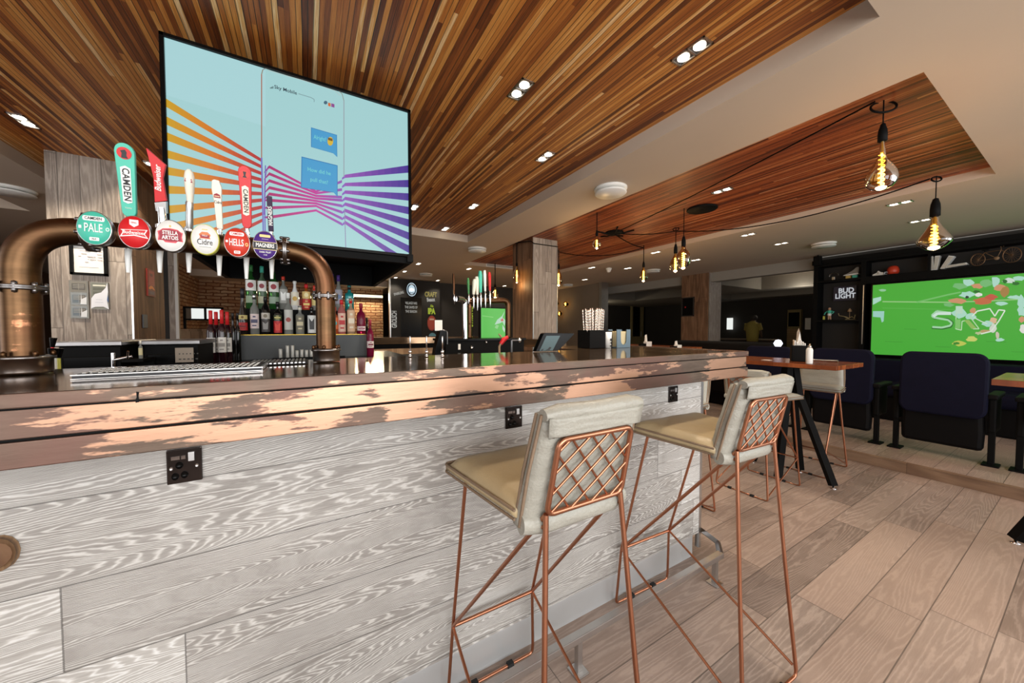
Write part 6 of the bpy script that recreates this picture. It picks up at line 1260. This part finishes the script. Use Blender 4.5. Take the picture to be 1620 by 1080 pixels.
# under-counter machines behind the bar on the left
def unit(name, px0, px1, pyt, y_, label, cat, dep=.5):
    a, b = at('Y', y_, px0, pyt), at('Y', y_, px1, pyt); z_ = at('Y', y_, (px0+px1)/2, pyt).z
    t = thing(name, label, cat, ((a.x+b.x)/2, y_, 0)); w_ = (b.x-a.x)/2
    build('body', MB().bbox(-w_, w_, 0, dep, 0, z_-.02, .004), M['black'], t); build('lid', MB().bbox(-w_-.01, w_+.01, -.02, dep, z_-.02, z_, .004), M['darksteel'], t)
    build('front_panel', MB().bbox(-w_*.86, w_*.86, -.008, 0, .4, z_-.06, .003), M['blackgloss'], t); build('lamps', MB().box(-w_*.6, -w_*.56, -.010, -.008, z_-.12, z_-.11).box(-w_*.3, -w_*.26, -.010, -.008, z_-.12, z_-.11), M['white'], t)
    return t
unit('glass_washer', 92, 190, 539.5, 2.0, 'black glass washer behind the bar, left of the wine bottles', 'glass washer', .35)
ck_ = unit('bottle_cooler', 226, 313, 538, 2.1, 'black bottle cooler behind the bar with a pale card leaning on it', 'cooler', .3)
a = at('Y', 2.0, 286, 560); t = thing('menu_card', 'pale printed card leaning on the black cooler', 'card', (a.x, 2.05, at('Y', 2.05, 286, 573).z)); w_ = (at('Y', 2.05, 300, 560).x-at('Y', 2.05, 271, 560).x)/2; h_ = at('Y', 2.05, 286, 550).z-at('Y', 2.05, 286, 573).z
build('card', MB().box(-w_, w_, 0, .004, 0, h_), plain('card_taupe', (150, 138, 124), .7), t); build('support', MB().box(-.01, .01, .0, .04, -t.location.z, 0), M['black'], t)
text('lettering', 'SAKE', INK['dark'], t, frame((-.004, -.001, h_*.55), (1, 0, 0), (0, 0, 1)), .018, .8, .0003) if False else picture('print', frame((0, -.001, 0), (1, 0, 0), (0, 0, 1)), [(R4(-w_*.6+k*.012, h_*.55, -w_*.6+k*.012+.005, h_*.62), (60, 56, 50)) for k in range(6)]+[(R4(-w_*.6+k*.014, h_*.18, -w_*.6+k*.014+.008, h_*.26), (60, 56, 50)) for k in range(5)], M['print'], t)
for k, (px, c1, lb) in enumerate(((81, 'yellow', 'bar spoon with a yellow handle, leftmost beside the copper pipe'), (88, 'white', 'white handled tool in the bunch beside the copper pipe'), (94, 'yellow', 'second yellow handled bar tool beside the glass washer'), (84.5, 'red', 'red topped tool in the bunch beside the copper pipe'))):
    yy_ = 1.66+.015*k; a, b = at('Y', yy_, px, 588), at('Y', yy_, px, 566 if c1 != 'red' else 549); t = thing('bar_tool', lb, 'bar tool', (a.x, yy_, .9), 0, None)
    build('handle', MB().tube([(0, 0, a.z-.9), (0, 0, b.z-.9)], .004, 8), INK[c1], t); build('head', MB().tube([(0, 0, b.z-.9), (.003, 0, b.z-.9+.03)], [.005, .009], 8), M['blackgloss'], t); build('shaft', MB().tube([(0, 0, 0), (0, 0, a.z-.9)], .003, 6), M['steel'], t)
a = at('Y', 1.75, 88, 580); t = thing('tool_rack', 'shelf rail inside the bar holding the tools', 'rail', (a.x, 1.7, .0)); build('rail', MB().bbox(-.1, .1, -.07, .06, .88, .899, .003), M['black'], t); build('bracket', MB().box(-.09, -.07, 0, .02, 0, .88), M['black'], t)
a = at('Y', 1.6, 188, 571); t = thing('sink_tap', 'small chrome tap behind the drip tray', 'tap', (a.x, 1.6, .0)); zz = at('Y', 1.6, 188, 575).z; build('column', MB().tube([(-.012, 0, 0), (-.012, 0, zz+.035)], .005, 8), M['chrome'], t); build('levers', MB().tube([(-.012, 0, zz+.012), (.03, 0, zz+.022)], .004, 8).tube([(.02, 0, zz+.015), (.025, -.01, zz+.04)], .003, 6), M['chrome'], t)
a = at('Y', 2.3, 221, 560); bottle(223, 567, 539, 1.98, 7, 'spirit', 'clear', 'slim clear bottle standing left of the black cooler', ('cream', .16), [(.2, .6, (206, 196, 150), None)], zb=cz0 if False else at('Y', 1.98, 223, 567).z, group=None)

sh_ = at('Y', 1.98, 223, 567)
build('side_shelf', MB().box(-.05, .012, -.02, .12, sh_.z-.012, sh_.z-.001).box(-.04, .01, .1, .12, 0, sh_.z-.012), M['black'], None).location = (sh_.x, 1.98, 0)
o = bpy.data.objects['side_shelf']; o.name = 'bottle_shelf'; tag(o, 'narrow black ledge left of the black bottle cooler', 'shelf')

# small ceiling details
p_ = at('Z', CZ, 963, 424); t = thing('smoke_detector', 'small white domed detector on the ceiling left of the lone teardrop bulb', 'smoke detector', (p_.x, p_.y, CZ))
build('base', MB().lathe([(.06, 0), (.06, -.03), (.05, -.035)], 20), M['white'], t); build('dome', MB().lathe([(.045, -.03), (.045, -.06), (.03, -.085), (0, -.09)], 20), M['white'], t)
a, b = at('Y', 6.39, 769, 423), at('Y', 6.39, 812, 427); t = thing('air_grille', 'long slotted air grille on the far edge of the red slatted recess', 'air grille', ((a.x+b.x)/2, 6.395, 2.545)); w_ = (b.x-a.x)/2
build('frame', MB().box(-w_, w_, -.012, 0, -.035, .02), M['white'], t); build('slots', MB().box(-w_*.96, w_*.96, -.014, -.012, -.022, -.012).box(-w_*.96, w_*.96, -.014, -.012, -.004, .008), M['darksteel'], t)
p_ = at('Y', .8715, 217, 628); build('scuff_mark', MB().prism([(-.0022, -.010), (.0022, -.009), (.0016, .002), (.0026, .009), (-.001, .010), (-.0006, .0), (-.002, -.004)], .001, frame((p_.x, .8722-.88, p_.z-1.0), (1, 0, 0), (0, 0, 1))), M['black'], top)
